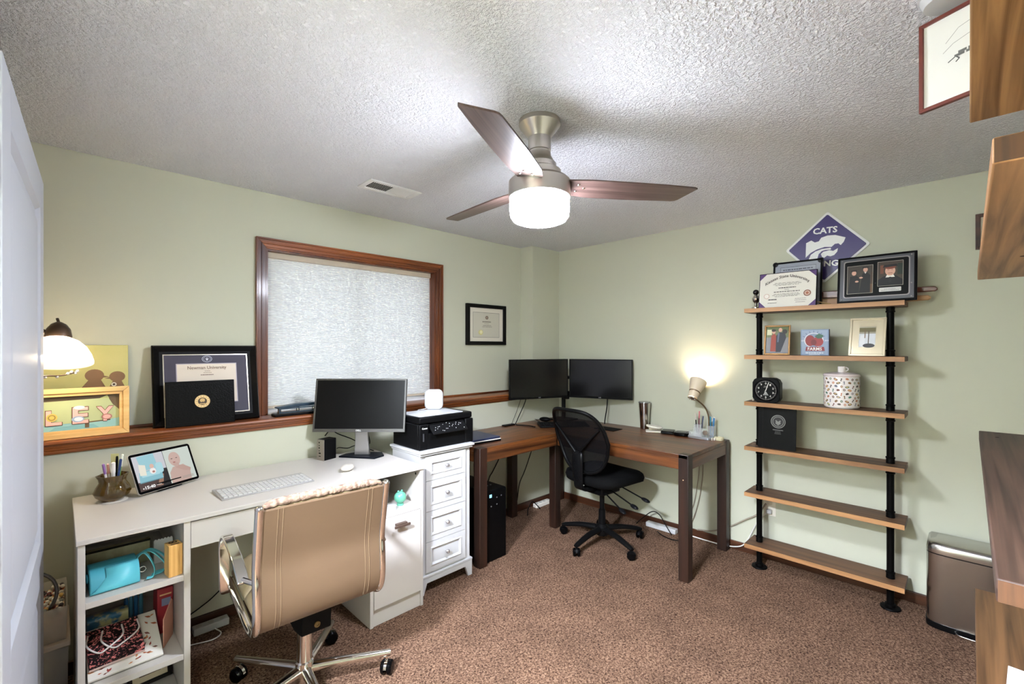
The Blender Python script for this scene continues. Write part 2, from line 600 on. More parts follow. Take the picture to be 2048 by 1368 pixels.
# ------------------------------------------------------------------ ceiling fan
fan = T('ceiling_fan', 'brushed nickel three-blade ceiling fan with lit drum light', 'ceiling fan', (1.341, 1.193, 0))
G().lathe([(0.081, 2.286), (0.082, 2.268), (0.078, 2.262), (0.046, 2.222), (0.044, 2.218)], 40).build('canopy', nickel, fan)
G().lathe([(0.0445, 2.222), (0.0445, 2.168), (0.041, 2.166), (0.041, 2.158)], 36).build('neck', nickel, fan)
G().lathe([(0.044, 2.160), (0.046, 2.146), (0.060, 2.122), (0.066, 2.116), (0.066, 2.098), (0.084, 2.088), (0.085, 2.058)], 40).build('motor_housing', nickel, fan)
G().lathe([(0.085, 2.060), (0.112, 2.056), (0.121, 2.046), (0.122, 1.985), (0.119, 1.983), (0.117, 1.985)], 48).build('light_ring', nickel, fan)
side = mat('fan_diffuser_side', (255, 250, 240), 0.4, emit=((234, 240, 255), FAN * 0.37))
diff = mat('fan_diffuser', (255, 250, 240), 0.4, emit=((234, 240, 255), FAN))
G().lathe([(0.117, 1.986), (0.1175, 1.935), (0.114, 1.910), (0.104, 1.896)], 48, caps=False).build('light_diffuser', side, fan)
G().lathe([(0.104, 1.896), (0.085, 1.888), (0.05, 1.884), (0.001, 1.883)], 48, caps=False).build('diffuser_bottom', diff, fan)
blade_wood = wood('fan_blade', (58, 43, 39), (94, 74, 68), 0, 0.4, coat=0.2, ring=60)
outl = [(0.085, -0.045), (0.105, -0.058), (0.20, -0.066), (0.36, -0.066), (0.52, -0.062), (0.632, -0.056), (0.645, -0.050), (0.638, -0.036), (0.605, 0.040), (0.595, 0.050), (0.580, 0.054), (0.36, 0.063), (0.20, 0.062), (0.13, 0.050), (0.105, 0.036), (0.090, 0.018)]
# blade headings measured from the world x axis
for a in (45.12 - 81, 45.12 - 198.5, 45.12 + 41):
    M = Matrix.Rotation(R(a), 4, 'Z') @ Matrix.Translation((0, 0, 2.030)) @ Matrix.Rotation(R(-11), 4, 'X')
    b = G().prism(outl, -0.003, 0.003, 'z').build('blade', blade_wood, fan, 0.001)
    b.matrix_local = M
    for (px, py) in ((0.150, -0.034), (0.150, 0.014), (0.178, -0.010)):
        G().ball((px, py, -0.004), 0.006, 8, 5, (1, 1, 0.6)).build('screw', chrome, b)
    # arm that carries the blade
    G().prism([(0.05, -0.03), (0.16, -0.036), (0.17, -0.008), (0.16, 0.020), (0.05, 0.026)], 0.003, 0.012, 'z', M).build('blade_arm', nickel, fan, 0.001)

v = T('ceiling_vent', 'white metal air vent with louvres flush in the ceiling', 'vent', (1.322, 2.297, CEIL))
g = bars_ring(G(), -0.158, 0.158, -0.078, 0.078, 0.026, 0, 0.008)
vm = mat('vent_white', (228, 228, 228), 0.45)
o = G()
for q in g.v:
    o.v.append(Vector((q.x, q.z, -q.y)))
o.f, o.mi = g.f, g.mi
o.build('frame', vm, v, 0.002)
bx('duct', mat('duct_dark', (38, 38, 38), 0.8), v, -0.132, 0.0, -0.052, 0.052, -0.0012, -0.0002)
bx('damper', vm, v, 0.0, 0.132, -0.052, 0.052, -0.0016, -0.0002)
g = G()
for k in range(24):
    x = -0.128 + k * 0.011
    t = -0.5 if k < 12 else 0.5
    M = Matrix.Translation((x, 0, -0.004)) @ Matrix.Rotation(t, 4, 'Y')
    g.box(-0.0028, 0.0028, -0.052, 0.052, -0.0005, 0.0005, M)
stuff(g.build('louvres', vm, v))
sd = T('smoke_detector', 'round white smoke detector on the ceiling above the picture', 'smoke detector', (1.570, 0.035, CEIL))
G().lathe([(0.055, 0), (0.055, -0.012), (0.048, -0.030), (0.020, -0.034), (0.001, -0.034)], 28).build('cover', white_paint, sd)
G().lathe([(0.060, 0), (0.060, -0.006), (0.055, -0.008)], 28).build('base_ring', white_paint, sd)

# ------------------------------------------------------------------ white writing desk
dk = T('writing_desk', 'white laminate writing desk with open cubbies and one drawer', 'desk', (0.04, 2.08, 0))
W, Dp, Hh = 1.362, 0.616, 0.755
bx('top', white_lam, dk, 0, W, 0, Dp, Hh - 0.018, Hh, 0.002)
zt = Hh - 0.018
bx('side_panel', white_lam, dk, 0.004, 0.023, 0.008, Dp - 0.006, 0, zt, 0.001)
bx('side_panel', white_lam, dk, 0.294, 0.315, 0.008, Dp - 0.006, 0, zt, 0.001)
bx('side_panel', white_lam, dk, 1.050, 1.068, 0.008, Dp - 0.006, 0, zt, 0.001)
bx('side_panel', white_lam, dk, W - 0.019, W - 0.002, 0.008, Dp - 0.006, 0, zt, 0.001)
for z in (0.516, 0.219, 0.04):
    bx('shelf', white_lam, dk, 0.023, 0.294, 0.010, Dp - 0.012, z, z + 0.021, 0.001)
bx('back_panel', white_lam, dk, 0.023, 0.294, Dp - 0.012, Dp - 0.006, 0.04, zt)
bx('back_panel', white_lam, dk, 1.068, W - 0.019, Dp - 0.012, Dp - 0.006, 0.04, zt)
bx('shelf', white_lam, dk, 1.068, W - 0.019, 0.010, Dp - 0.012, 0.526, 0.545, 0.001)
bx('drawer', white_lam, dk, 0.3165, 1.0485, 0.010, 0.40, 0.630, 0.731, 0.0015)
bx('kick_plate', white_lam, dk, 1.068, W - 0.019, 0.016, 0.030, 0, 0.082)
dr = bx('cabinet_door', white_lam, dk, 1.0695, W - 0.0205, 0.004, 0.014, 0.086, 0.524, 0.0015)
hm = mat('pull_dark', (92, 74, 64), 0.45, 0.3)
g = G().box(1.172, 1.262, -0.024, -0.016, 0.470, 0.482)
g.build('handle', hm, dr, 0.001)
bx('handle_plate', hm, dr, 1.186, 1.248, -0.016, 0.004, 0.476, 0.488, 0.001)
bx('cam_lock', black_plastic, dk, W - 0.0205, W - 0.019, 0.05, 0.06, 0.700, 0.712)

# ------------------------------------------------------------------ narrow white cabinet
cb = T('drawer_cabinet', 'narrow white cabinet with four stacked drawer fronts and glass knobs', 'cabinet', (1.416, 2.140, 0))
cw_, cd = 0.392, 0.33
bx('top', white_paint, cb, 0, cw_, 0, cd, 0.797, 0.812, 0.004, 3)
bx('cornice', white_paint, cb, 0.008, cw_ - 0.008, 0.010, cd - 0.004, 0.784, 0.797, 0.003)
bx('body', white_paint, cb, 0.016, cw_ - 0.016, 0.030, cd - 0.008, 0.104, 0.784, 0.001)
bx('base_moulding', white_paint, cb, 0.004, cw_ - 0.004, 0.016, cd - 0.004, 0.092, 0.106, 0.003)
g = G()
g.prism([(0.006, 0.092), (0.006, 0.0), (0.036, 0.0), (0.058, 0.062), (0.334, 0.062), (0.356, 0.0), (cw_ - 0.006, 0.0), (cw_ - 0.006, 0.092)], 0.018, 0.034)
g.build('front_skirt', white_paint, cb, 0.001)
for x in (0.006, cw_ - 0.034):
    bx('back_foot', white_paint, cb, x, x + 0.028, cd - 0.04, cd - 0.008, 0, 0.092)
glassknob = mat('knob_glass', (190, 186, 184), 0.08, 0.7)
zz = [0.118, 0.290, 0.463, 0.637, 0.776]
for k in range(4):
    z0, z1 = zz[k] + 0.0015, zz[k + 1] - 0.0015
    x0, x1 = 0.052, cw_ - 0.052 - 0.004
    g = G()
    f = lambda i, y: [(x0 + i, y, z0 + i), (x1 - i, y, z0 + i), (x1 - i, y, z1 - i), (x0 + i, y, z1 - i)]
    g.loft([f(0, 0.030), f(0, 0.020), f(0.030, 0.020), f(0.034, 0.016), f(0.038, 0.016), f(0.046, 0.026), f(0.050, 0.026)], True, False)
    g.add(f(0.050, 0.026), [(0, 1, 2, 3)])
    dw = g.build('drawer_front', white_paint, cb, smooth=0.3, recalc=False)
    kz = (z0 + z1) / 2
    M = Matrix.Translation(((x0 + x1) / 2, 0.026, kz)) @ Matrix.Rotation(PI / 2, 4, 'X')
    G().lathe([(0.006, 0), (0.005, 0.010), (0.012, 0.016), (0.0125, 0.022), (0.008, 0.028), (0.001, 0.029)], 14, M=M).build('knob', glassknob, dw)
for z in (0.20, 0.585):
    G().lathe([(0.0035, -0.020), (0.0035, 0.020)], 8, (cw_ - 0.052, 0.028, z)).build('hinge', mat('hinge_steel', (140, 136, 130), 0.35, 0.9), cb)

# ------------------------------------------------------------------ cream leather chair
ch = T('office_chair', 'cream leather desk chair with chrome arms and peeling top edge', 'chair', (0.70, 1.885, 0), -3)
leather = mat('cream_leather', (166, 148, 116), 0.42, bump=(60, 0.12, 0.003))
leather_back_shaded = mat('cream_leather_back_shaded', (96, 76, 57), 0.5, bump=(300, 0.05, 0.002))  # darker copy of the cream leather; dimness facing away from window painted in
peel = mat('peeled_leather', (146, 124, 106), 0.85, noise=((108, 86, 72), 60, 0.12), bump=(70, 0.9, 0.006))
HW = 0.222
# profile of side frame: back top -> down -> curve -> seat front, in (y, z)
fp = spline([(0, -0.262, 0.868), (0, -0.240, 0.76), (0, -0.222, 0.66), (0, -0.226, 0.58), (0, -0.226, 0.50), (0, -0.205, 0.440), (0, -0.150, 0.415), (0, -0.02, 0.425), (0, 0.12, 0.440), (0, 0.235, 0.448), (0, 0.262, 0.430)], 5)
for s in (-1, 1):
    g = G().tube([(s * HW, q.y, q.z) for q in fp], 0.0145, 14)
    f = g.build('side_frame', chrome, ch, smooth=1.2)
    tp = fp[0]
    G().ball((s * HW, tp.y, tp.z), 0.0165, 10, 6, (0.8, 1, 0.7)).build('end_cap', chrome, f)
def at(t):
    i = min(int(t), len(fp) - 2)
    return fp[i].lerp(fp[i + 1], t - i)
# sling panel on the outside of back and under seat, quilted pads inside
NB = 24
def sling(off0, off1, t0, t1, n, wid):
    rings = []
    for k in range(n + 1):
        t = t0 + (t1 - t0) * k / n
        p = at(t)
        q = at(min(t + 0.3, len(fp) - 1.001))
        r = at(max(t - 0.3, 0))
        d = (q - r).normalized()
        nn = Vector((0, -d.z, d.y))
        if nn.y < 0 and t < 22:
            nn = -nn
        a, b = p + nn * off0, p + nn * off1
        rings.append([(-wid, a.y, a.z), (wid, a.y, a.z), (wid, b.y, b.z), (-wid, b.y, b.z)])
    return rings
G().loft(sling(-0.008, 0.004, 0.4, 26, 26, HW - 0.010)).build('back_shell', leather_back_shaded, ch, smooth=0.9)
def pad(y0, z0, y1, z1, th, up):
    """puffed cushion along the line (y0,z0)-(y1,z1), thickness th towards `up` (y,z)"""
    n, g = 12, G()
    d = Vector((0, y1 - y0, z1 - z0))
    upv = Vector((0,) + up).normalized()
    w = HW - 0.016
    rings = []
    for k in range(n + 1):
        t = k / n
        e = min(t, 1 - t) * 2
        hh = th * (0.35 + 0.65 * min(1, (1 - (1 - min(e * 2.2, 1)) ** 2)) ** 0.5)
        p = Vector((0, y0, z0)) + d * t
        row = []
        for i in range(15):
            u = -1 + 2 * i / 14
            eu = 1 - abs(u) ** 6
            q = p + upv * hh * (0.35 + 0.65 * eu)
            row.append((u * w, q.y, q.z))
        row += [(w, p.y, p.z), (-w, p.y, p.z)]
        rings.append(row)
    return g.loft(rings).build('cushion', leather, ch, smooth=1.0)
pad(-0.216, 0.445, -0.212, 0.660, 0.060, (1, 0.05))
pad(-0.212, 0.655, -0.248, 0.872, 0.055, (1, 0.2))
pad(-0.195, 0.430, 0.030, 0.438, 0.098, (-0.03, 1))
pad(0.025, 0.438, 0.262, 0.455, 0.092, (-0.03, 1))
# frayed roll along the top of the back
g = G()
pts = []
for i in range(90):
    u = -1 + 2 * i / 89
    pts.append((u * (HW - 0.012), -0.238 + 0.0012 * random.uniform(-1, 1), 0.873 + 0.0012 * random.uniform(-1, 1) - 0.012 * abs(u) ** 8))
g.tube(pts, [0.0150 * (1 - 0.4 * abs(-1 + 2 * i / 89) ** 8) + random.uniform(-0.0012, 0.0012) for i in range(90)], 12)
g.build('peeling_edge', peel, ch, smooth=1.2)
# stitched seams on the back
g = G()
for x in (-0.166, -0.150, 0.150, 0.166):
    pp = []
    for k in range(27):
        p = at(0.4 + 25.6 * k / 26)
        q = at(min(0.4 + 25.6 * k / 26 + 0.3, 49))
        d = (q - p).normalized()
        nn = Vector((0, -d.z, d.y))
        if nn.y < 0:
            nn = -nn
        a = p - nn * 0.0085
        pp.append((x, a.y, a.z))
    g.tube(pp, 0.0012, 5)
stuff(g.build('stitching', mat('thread', (120, 98, 74), 0.8), ch))
for s in (-1, 1):
    x = s * (HW + 0.028)
    ap = spline([(x - s * 0.014, 0.165, 0.432), (x, 0.150, 0.455), (x + s * 0.004, 0.140, 0.56), (x + s * 0.004, 0.135, 0.645), (x, 0.110, 0.674), (x, 0.055, 0.672), (x, -0.05, 0.652), (x, -0.125, 0.626), (x, -0.172, 0.600)], 5)
    a = G().bar(ap, 0.036, 0.012, (1, 0, 0)).build('armrest', chrome, ch, 0.004, 3)
    G().tube([(s * HW, -0.215, 0.605), (x, -0.160, 0.608)], 0.009, 10).build('arm_bolt', chrome, a)
# tilt mechanism and base
g = G()
g.prism([(-0.15, 0.405), (-0.10, 0.40), (0.10, 0.42), (0.10, 0.360), (0.04, 0.315), (-0.05, 0.300), (-0.14, 0.318)], -0.055, 0.055, 'x')
g.build('tilt_mechanism', black_matte, ch, 0.006)
M = Matrix.Translation((0.0, -0.146, 0.350)) @ Matrix.Rotation(PI / 2, 4, 'X')
G().lathe([(0.012, 0), (0.011, 0.003), (0.006, 0.0035), (0.0055, 0.001)], 16, M=M).build('tilt_screw', mat('brass_dull', (120, 104, 70), 0.4, 0.8), ch)
G().lathe([(0.026, 0.26), (0.026, 0.305)], 20).build('gas_lift', black_plastic, ch)
G().lathe([(0.030, 0.05), (0.034, 0.07), (0.034, 0.14), (0.029, 0.145), (0.029, 0.262)], 24).build('base_column', chrome, ch)
def caster_mesh(cx, cy, parent, wr, hoodm, yaw):
    M0 = Matrix.Translation((cx, cy, wr)) @ Matrix.Rotation(yaw, 4, 'Z')
    g = G()
    for s in (-1, 1):
        g.lathe([(wr * 0.5, 0.004), (wr, 0.007), (wr, 0.018), (wr * 0.8, 0.024), (0.002, 0.026)], 20, M=M0 @ Matrix.Rotation(s * PI / 2, 4, 'X'))
    c = g.build('caster', black_gloss, parent)
    h = G()
    pts = [(wr * 1.08 * math.cos(R(t)), 0, wr * 1.08 * math.sin(R(t))) for t in range(10, 171, 20)]
    h.bar(pts, 0.012, 0.004, (0, 1, 0), M=M0)
    h.tube([(0, 0, wr * 1.0), (0, 0, wr * 1.0 + 0.022)], 0.006, 8, M=M0)
    h.build('caster_hood', hoodm, c)
    return c
base = -23 + 3
for k in range(5):
    a = R(base + 72 * k)
    ca, sa = math.cos(a), math.sin(a)
    pts = [(0.02 * ca, 0.02 * sa, 0.108), (0.16 * ca, 0.16 * sa, 0.100), (0.335 * ca, 0.335 * sa, 0.088)]
    G().tube(pts, [0.021, 0.018, 0.013], 14).build('base_leg', chrome, ch, smooth=1)
    caster_mesh(0.322 * ca, 0.322 * sa, ch, 0.029, chrome, a + 1.1 + k)
# ------------------------------------------------------------------ walnut corner desk
ld = T('corner_desk', 'dark walnut L-shaped corner desk with square legs', 'desk', (0, 0, 0))
X0, X1, Y0, Y1, XI, YI, DZ = 1.872, 3.286, 1.168, 2.690, 2.630, 2.165, 0.755
lw = 0.062
bx('top', desk_x, ld, X0 + 0.006, XI - 0.002, YI + 0.006, Y1, DZ - 0.024, DZ - 0.001, 0.002)
bx('top', desk_y, ld, XI, X1, Y0 + 0.006, Y1, DZ - 0.024, DZ - 0.001, 0.002)
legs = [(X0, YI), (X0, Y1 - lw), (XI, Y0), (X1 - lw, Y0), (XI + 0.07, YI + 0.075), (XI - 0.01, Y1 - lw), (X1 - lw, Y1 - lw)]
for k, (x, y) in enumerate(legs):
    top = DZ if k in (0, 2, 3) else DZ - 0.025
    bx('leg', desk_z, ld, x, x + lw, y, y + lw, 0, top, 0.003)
za, zb = DZ - 0.092, DZ - 0.024
bx('apron', desk_x, ld, X0 + lw, XI, YI + 0.004, YI + 0.028, za, zb, 0.002)
bx('apron', desk_y, ld, XI + 0.004, XI + 0.028, Y0 + lw, YI, za, zb, 0.002)
bx('apron', desk_x, ld, XI + lw, X1 - lw, Y0 + 0.004, Y0 + 0.028, za, zb, 0.002)
bx('apron', desk_y, ld, X0 + 0.004, X0 + 0.028, YI + lw, Y1 - lw, za, zb, 0.002)
for nail_z in (0.605,):
    G().ball((XI - 0.001, Y0 + 0.031, 0.605), 0.0035, 6, 4).build('nail_hole', mat('raw_wood', (206, 176, 140), 0.8), ld)

# ------------------------------------------------------------------ twin monitors on a centre post
screen_m = mat('screen_off', (14, 14, 15), 0.16, spec=0.6)
bez = mat('bezel_black', (24, 24, 24), 0.4)
def monitor(name, label, c, rz, w, h, brand, rx=0, bez_w=0.008, chin=0.018, group=None):
    o = T(name, label, 'monitor', c, rz, rx, group)
    bx('housing', bez, o, -w / 2, w / 2, 0.0, 0.020, 0, h, 0.003)
    bx('back_bulge', bez, o, -w * 0.32, w * 0.32, 0.020, 0.042, h * 0.18, h * 0.80, 0.010)
    s = bars_ring(G(), -w / 2, w / 2, 0, h, bez_w, -0.004, 0.0).build('bezel', bez, o, 0.001)
    bx('screen', screen_m, o, -w / 2 + bez_w, w / 2 - bez_w, -0.002, 0.0, chin, h - bez_w)
    bx('chin', bez, o, -w / 2 + bez_w, w / 2 - bez_w, -0.0038, 0.0, bez_w, chin)
    if brand:
        text('brand_lettering', o, brand, 0.030 if len(brand) > 2 else 0.018, 0.008, 0.0, chin * 0.55, -0.0045, mat('silver_print', (205, 205, 205), 0.4), bold=0.02)
    return o
def mid(a, b):
    return ((a[0] + b[0]) / 2, (a[1] + b[1]) / 2)
A, B = (2.57, 2.61), (3.07, 2.41)
wl = math.dist(A, B)
zb0 = 0.968
monitor('computer_monitor', 'black widescreen monitor nearer the chair rail, left of the centre post', (*mid(A, B), zb0), math.degrees(math.atan2(B[1] - A[1], B[0] - A[0])), wl, 0.326, 'LG')
A2, B2 = (3.085, 2.405), (3.262, 1.905)
monitor('computer_monitor', 'black widescreen monitor beside the gooseneck lamp wall, right of the post', (*mid(A2, B2), zb0), math.degrees(math.atan2(B2[1] - A2[1], B2[0] - A2[0])), math.dist(A2, B2), 0.326, 'LG')
ms = T('monitor_mount', 'black dual monitor mount standing in the desk corner', 'monitor stand', (3.150, 2.520, DZ))
bx('base_plate', black_plastic, ms, -0.09, 0.09, -0.09, 0.09, 0, 0.012, 0.003)
G().lathe([(0.018, 0.012), (0.018, 0.42)], 16).build('post', black_plastic, ms)
bx('clamp', black_plastic, ms, -0.045, -0.012, -0.075, -0.03, 0.19, 0.26, 0.003)
for p, q in (((0, 0, 0.375), (-0.308, 0.046, 0.375)), ((0, 0, 0.375), (0.079, -0.345, 0.375))):
    G().tube([p, q], 0.014, 10).build('arm', black_plastic, ms)

# things lying on the corner desk
cable_black = mat('cable_black', (20, 20, 20), 0.5)
cable_white = mat('cable_white', (222, 220, 214), 0.5)
cable_grey = mat('cable_grey', (150, 138, 122), 0.5)
def cable(name, label, pts, r, m, n=6, cat='cable'):
    g = G().tube(spline(pts, n), r, 7)
    return tag(g.build(name, m, None, smooth=1.2), label, cat)
cable('monitor_cable', 'thick black cable hanging slantwise below the chair-rail monitor', [(2.735, 2.580, 0.985), (2.72, 2.585, 0.93), (2.672, 2.62, 0.80), (2.655, 2.62, 0.762), (2.68, 2.57, 0.7585), (2.70, 2.50, 0.7585), (2.69, 2.44, 0.7585)], 0.0035, cable_black)
cable('monitor_cable', 'thin black wire hanging slantwise below the chair-rail monitor', [(2.70, 2.60, 0.985), (2.67, 2.625, 0.87), (2.63, 2.64, 0.775), (2.62, 2.64, 0.757)], 0.0018, cable_black)
cable('monitor_cable', 'straight black cable dropping behind the mesh chair from a monitor', [(3.225, 2.115, 0.985), (3.215, 2.115, 0.90), (3.195, 2.12, 0.80), (3.19, 2.12, 0.760)], 0.0045, cable_black)
tag(bx('cable_adapter', black_plastic, None, 2.545, 2.665, 2.635, 2.675, DZ - 0.001, DZ + 0.009, 0.003), 'small flat black adapter at the desk back edge under hanging wires', 'adapter')
tag(bx('mouse_pad', black_matte, None, 2.985, 3.110, 1.905, 2.085, DZ - 0.001, DZ + 0.003, 0.001), 'black mouse pad beside the mesh chair back', 'mouse pad')
def keyboard(name, label, c, rz, w, d, body, keym, rows, cols, th=0.012, rx=0):
    o = T(name, label, 'keyboard', c, rz, rx)
    g = G().prism([(0, 0), (d, 0), (d, th * 1.5), (d * 0.86, th * 1.5), (0, th * 0.6)], -w / 2, w / 2, 'x')
    g.build('case', body, o, 0.002)
    k = G()
    sl = math.atan2(th * 0.9, d * 0.86)
    for r in range(rows):
        for c_ in range(cols):
            cx = -w / 2 + 0.008 + (w - 0.016) * (c_ + 0.5) / cols
            cy = 0.008 + (d * 0.84 - 0.012) * (r + 0.5) / rows
            kw, kd = (w - 0.016) / cols * 0.42, (d * 0.84 - 0.012) / rows * 0.40
            z = th * 0.6 + cy * math.tan(sl)
            k.box(cx - kw, cx + kw, cy - kd, cy + kd, z - 0.001, z + 0.004)
    stuff(k.build('keys', keym, o))
    return o
keyboard('keyboard', 'black desktop keyboard behind the mesh chair', (2.86, 2.27, DZ - 0.0004), 0 - 38, 0.40, 0.15, black_plastic, mat('key_black', (34, 34, 36), 0.45), 6, 20, 0.016)
mo = T('mouse', 'black corded mouse behind the black keyboard', 'mouse', (2.960, 2.570, DZ - 0.0004), 20)
G().ball((0, 0, 0.0205), 0.05, 14, 8, (0.62, 1.05, 0.40)).build('shell', black_plastic, mo, smooth=1.2)
G().tube(spline([(0, 0.05, 0.014), (-0.04, 0.075, 0.02), (-0.09, 0.05, 0.028), (-0.11, 0.0, 0.012), (-0.09, -0.03, 0.004)], 5), 0.002, 6).build('cord', cable_black, mo, smooth=1.2)
tb = T('steel_tumbler', 'tapered stainless steel tumbler on the corner desk', 'tumbler', (3.262, 1.800, DZ - 0.0004))
G().lathe([(0.030, 0), (0.032, 0.004), (0.046, 0.200), (0.047, 0.204)], 28).build('body', mat('tumbler_steel', (205, 200, 192), 0.14, 1.0), tb)
G().lathe([(0.0465, 0.203), (0.044, 0.212), (0.030, 0.212), (0.001, 0.210)], 28).build('lid', mat('clear_lid', (190, 190, 190), 0.1, trans=0.7), tb)
pc = T('phone_charger', 'white folded phone charging stand beside the steel tumbler', 'charger', (3.195, 1.690, DZ - 0.0004), -60)
cream = mat('cream_plastic', (232, 226, 214), 0.45)
bx('base', cream, pc, -0.055, 0.055, -0.045, 0.045, 0, 0.009, 0.004)
G().prism(ell(0, 0, 0.060, 0.050, 24), 0, 0.013, 'z', Matrix.Translation((0.006, 0.008, 0.030)) @ Matrix.Rotation(R(8), 4, 'Y')).build('pad', cream, pc, 0.004)
bx('hinge', cream, pc, -0.03, 0.03, 0.030, 0.044, 0.009, 0.030)
a_ = T('hard_drive', 'black flat portable drive lying near the white phone charger', 'hard drive', (3.212, 1.580, DZ - 0.0004), -72)
bx('case', black_gloss, a_, -0.045, 0.045, -0.05, 0.06, 0, 0.022, 0.006)
b_ = T('coaster_box', 'rounded black gadget with a square top between drive and lamp', 'gadget', (3.212, 1.470, DZ - 0.0004), -78)
G().prism(rrect(-0.055, -0.055, 0.055, 0.055, 0.035), 0, 0.024, 'z').build('case', black_gloss, b_, 0.005)
bx('top_plate', mat('grey_gloss', (70, 72, 70), 0.15), b_, -0.03, 0.03, -0.025, 0.025, 0.024, 0.0255)
# gooseneck lamp with organiser base
lp = T('gooseneck_lamp', 'cream gooseneck desk lamp with clear pen organiser base', 'lamp', (3.215, 1.325, DZ - 0.0004), -90)
clear = mat('clear_plastic', (236, 238, 238), 0.12, alpha=0.22)
lampcream = mat('lamp_cream', (216, 200, 176), 0.4)
silver = mat('silver_plastic', (190, 196, 204), 0.25, 0.7)
g = G().prism(rrect(-0.085, -0.062, 0.075, 0.06, 0.02), 0, 0.018, 'z')
g.build('base', silver, lp, 0.003)
g = G()
g.box(-0.075, 0.015, -0.055, -0.052, 0.018, 0.045)
g.box(-0.075, -0.072, -0.055, 0.02, 0.018, 0.050)
g.box(0.012, 0.015, -0.055, 0.02, 0.018, 0.050)
g.box(-0.075, 0.015, 0.017, 0.020, 0.018, 0.065)
g.build('tray', clear, lp)
for x0, x1 in ((-0.070, -0.020), (0.025, 0.070)):
    q = bars_ring(G(), x0, x1, 0.022, 0.058, 0.003, 0.018, 0.088)
    g = G()
    g.add([(p.x, p.z, p.y) for p in q.v], q.f)
    g.build('pen_well', clear, lp)
g = G().lathe([(0.017, -0.005), (0.017, 0.005)], 16, M=Matrix.Translation((0.040, -0.052, 0.048)) @ Matrix.Rotation(PI / 2, 4, 'X'))
g.lathe([(0.010, 0.006), (0.010, -0.009)], 14, M=Matrix.Translation((0.040, -0.052, 0.048)) @ Matrix.Rotation(PI / 2, 4, 'X'))
g.build('dial', nickel, lp)
neck = spline([(0.030, 0.030, 0.018), (0.032, 0.030, 0.10), (0.030, 0.026, 0.16), (0.010, 0.010, 0.22), (-0.024, -0.030, 0.268), (-0.040, -0.046, 0.290)], 6)
G().tube(neck, 0.0055, 10).build('gooseneck', mat('gooseneck_bronze', (120, 100, 78), 0.35, 0.8), lp, smooth=1.2)
# shade points up and back towards the wall
shM = Matrix.Translation((-0.050, -0.056, 0.282)) @ Matrix.Rotation(R(-36), 4, 'X') @ Matrix.Rotation(R(4), 4, 'Y')
g = G().lathe([(0.030, 0.0), (0.034, 0.010), (0.036, 0.048), (0.039, 0.056), (0.056, 0.130), (0.058, 0.144), (0.055, 0.144), (0.052, 0.128), (0.037, 0.060), (0.033, 0.046), (0.028, 0.006)], 28, M=shM, caps=False)
sh = g.build('shade', lampcream, lp)
G().lathe([(0.0355, 0.046), (0.0385, 0.051), (0.0385, 0.056)], 28, M=shM, caps=False).build('shade_band', mat('band_brown', (110, 86, 62), 0.4, 0.5), sh)
g = G().lathe([(0.0295, -0.002), (0.001, -0.003)], 24, M=shM)
g.build('vent_cap', mat('vent_dark', (66, 38, 24), 0.5), sh)
g = G()
for k in range(8):
    g.prism(ell(0.020 * math.cos(k * PI / 4), 0.020 * math.sin(k * PI / 4), 0.0052, n=10), -0.0036, -0.0030, 'z', shM)
stuff(g.build('vent_holes', mat('vent_light', (250, 236, 214), 0.5), sh))
bulbm = mat('goose_bulb', (255, 240, 214), 0.4, emit=((255, 245, 224), GOOSE * 10))
G().ball((0, 0, 0.090), 0.026, 14, 8, (1, 1, 1.1), M=shM).build('bulb', bulbm, lp)
def pen(root, x, y, z, l, tx, ty, m, r=0.004, capm=None):
    Mx = Matrix.Translation((x, y, z)) @ Matrix.Rotation(tx, 4, 'X') @ Matrix.Rotation(ty, 4, 'Y')
    return Mx
def pen_thing(label, loc, rz, l, tx, ty, col, tipcol, group, r=0.0042, kind='pen'):
    o = T(kind, label, kind, loc, rz, 0, group)
    o.rotation_euler = (tx, ty, R(rz))
    G().lathe([(r * 0.5, 0), (r, 0.008), (r, l * 0.72)], 8).build('barrel', mat('pen_%d_%d_%d' % col, col, 0.35), o)
    G().lathe([(r * 1.12, l * 0.70), (r * 1.05, l), (r * 0.3, l + 0.003)], 8).build('cap', mat('pen_%d_%d_%d' % tipcol, tipcol, 0.35), o)
    return o
bz = DZ + 0.018
gp = 'pens in the gooseneck lamp base'
for dx, dy, l, tx, ty, c1, c2, lab in (
        (-0.058, 0.040, 0.140, 0.06, -0.10, (30, 28, 32), (206, 196, 186), 'black pen with a silver cap in the lamp organiser'),
        (-0.044, 0.040, 0.160, 0.02, 0.02, (110, 40, 60), (216, 110, 120), 'tall dark red pen with a pink cap in the lamp organiser'),
        (-0.028, 0.040, 0.128, 0.02, 0.12, (52, 60, 84), (60, 70, 100), 'slate blue pen in the lamp organiser')):
    pen_thing(lab, (3.215 + dy, 1.325 - dx, bz + 0.001), -90, l, -tx, ty, c1, c2, gp)
for dx, dy, l, tx, ty, c1, c2, lab in (
        (0.042, 0.040, 0.130, 0.03, -0.05, (40, 116, 150), (56, 150, 180), 'teal blue marker leaning in the lamp organiser'),
        (0.055, 0.040, 0.122, 0.03, 0.06, (54, 110, 160), (70, 130, 180), 'mid blue marker leaning in the lamp organiser')):
    pen_thing(lab, (3.215 + dy, 1.325 - dx, bz + 0.001), -90, l, -tx, ty, c1, c2, gp, 0.006, 'marker')
sc_ = T('scissors', 'scissors with pale handles standing in the lamp organiser', 'scissors', (3.262, 1.275, bz + 0.004), -90)
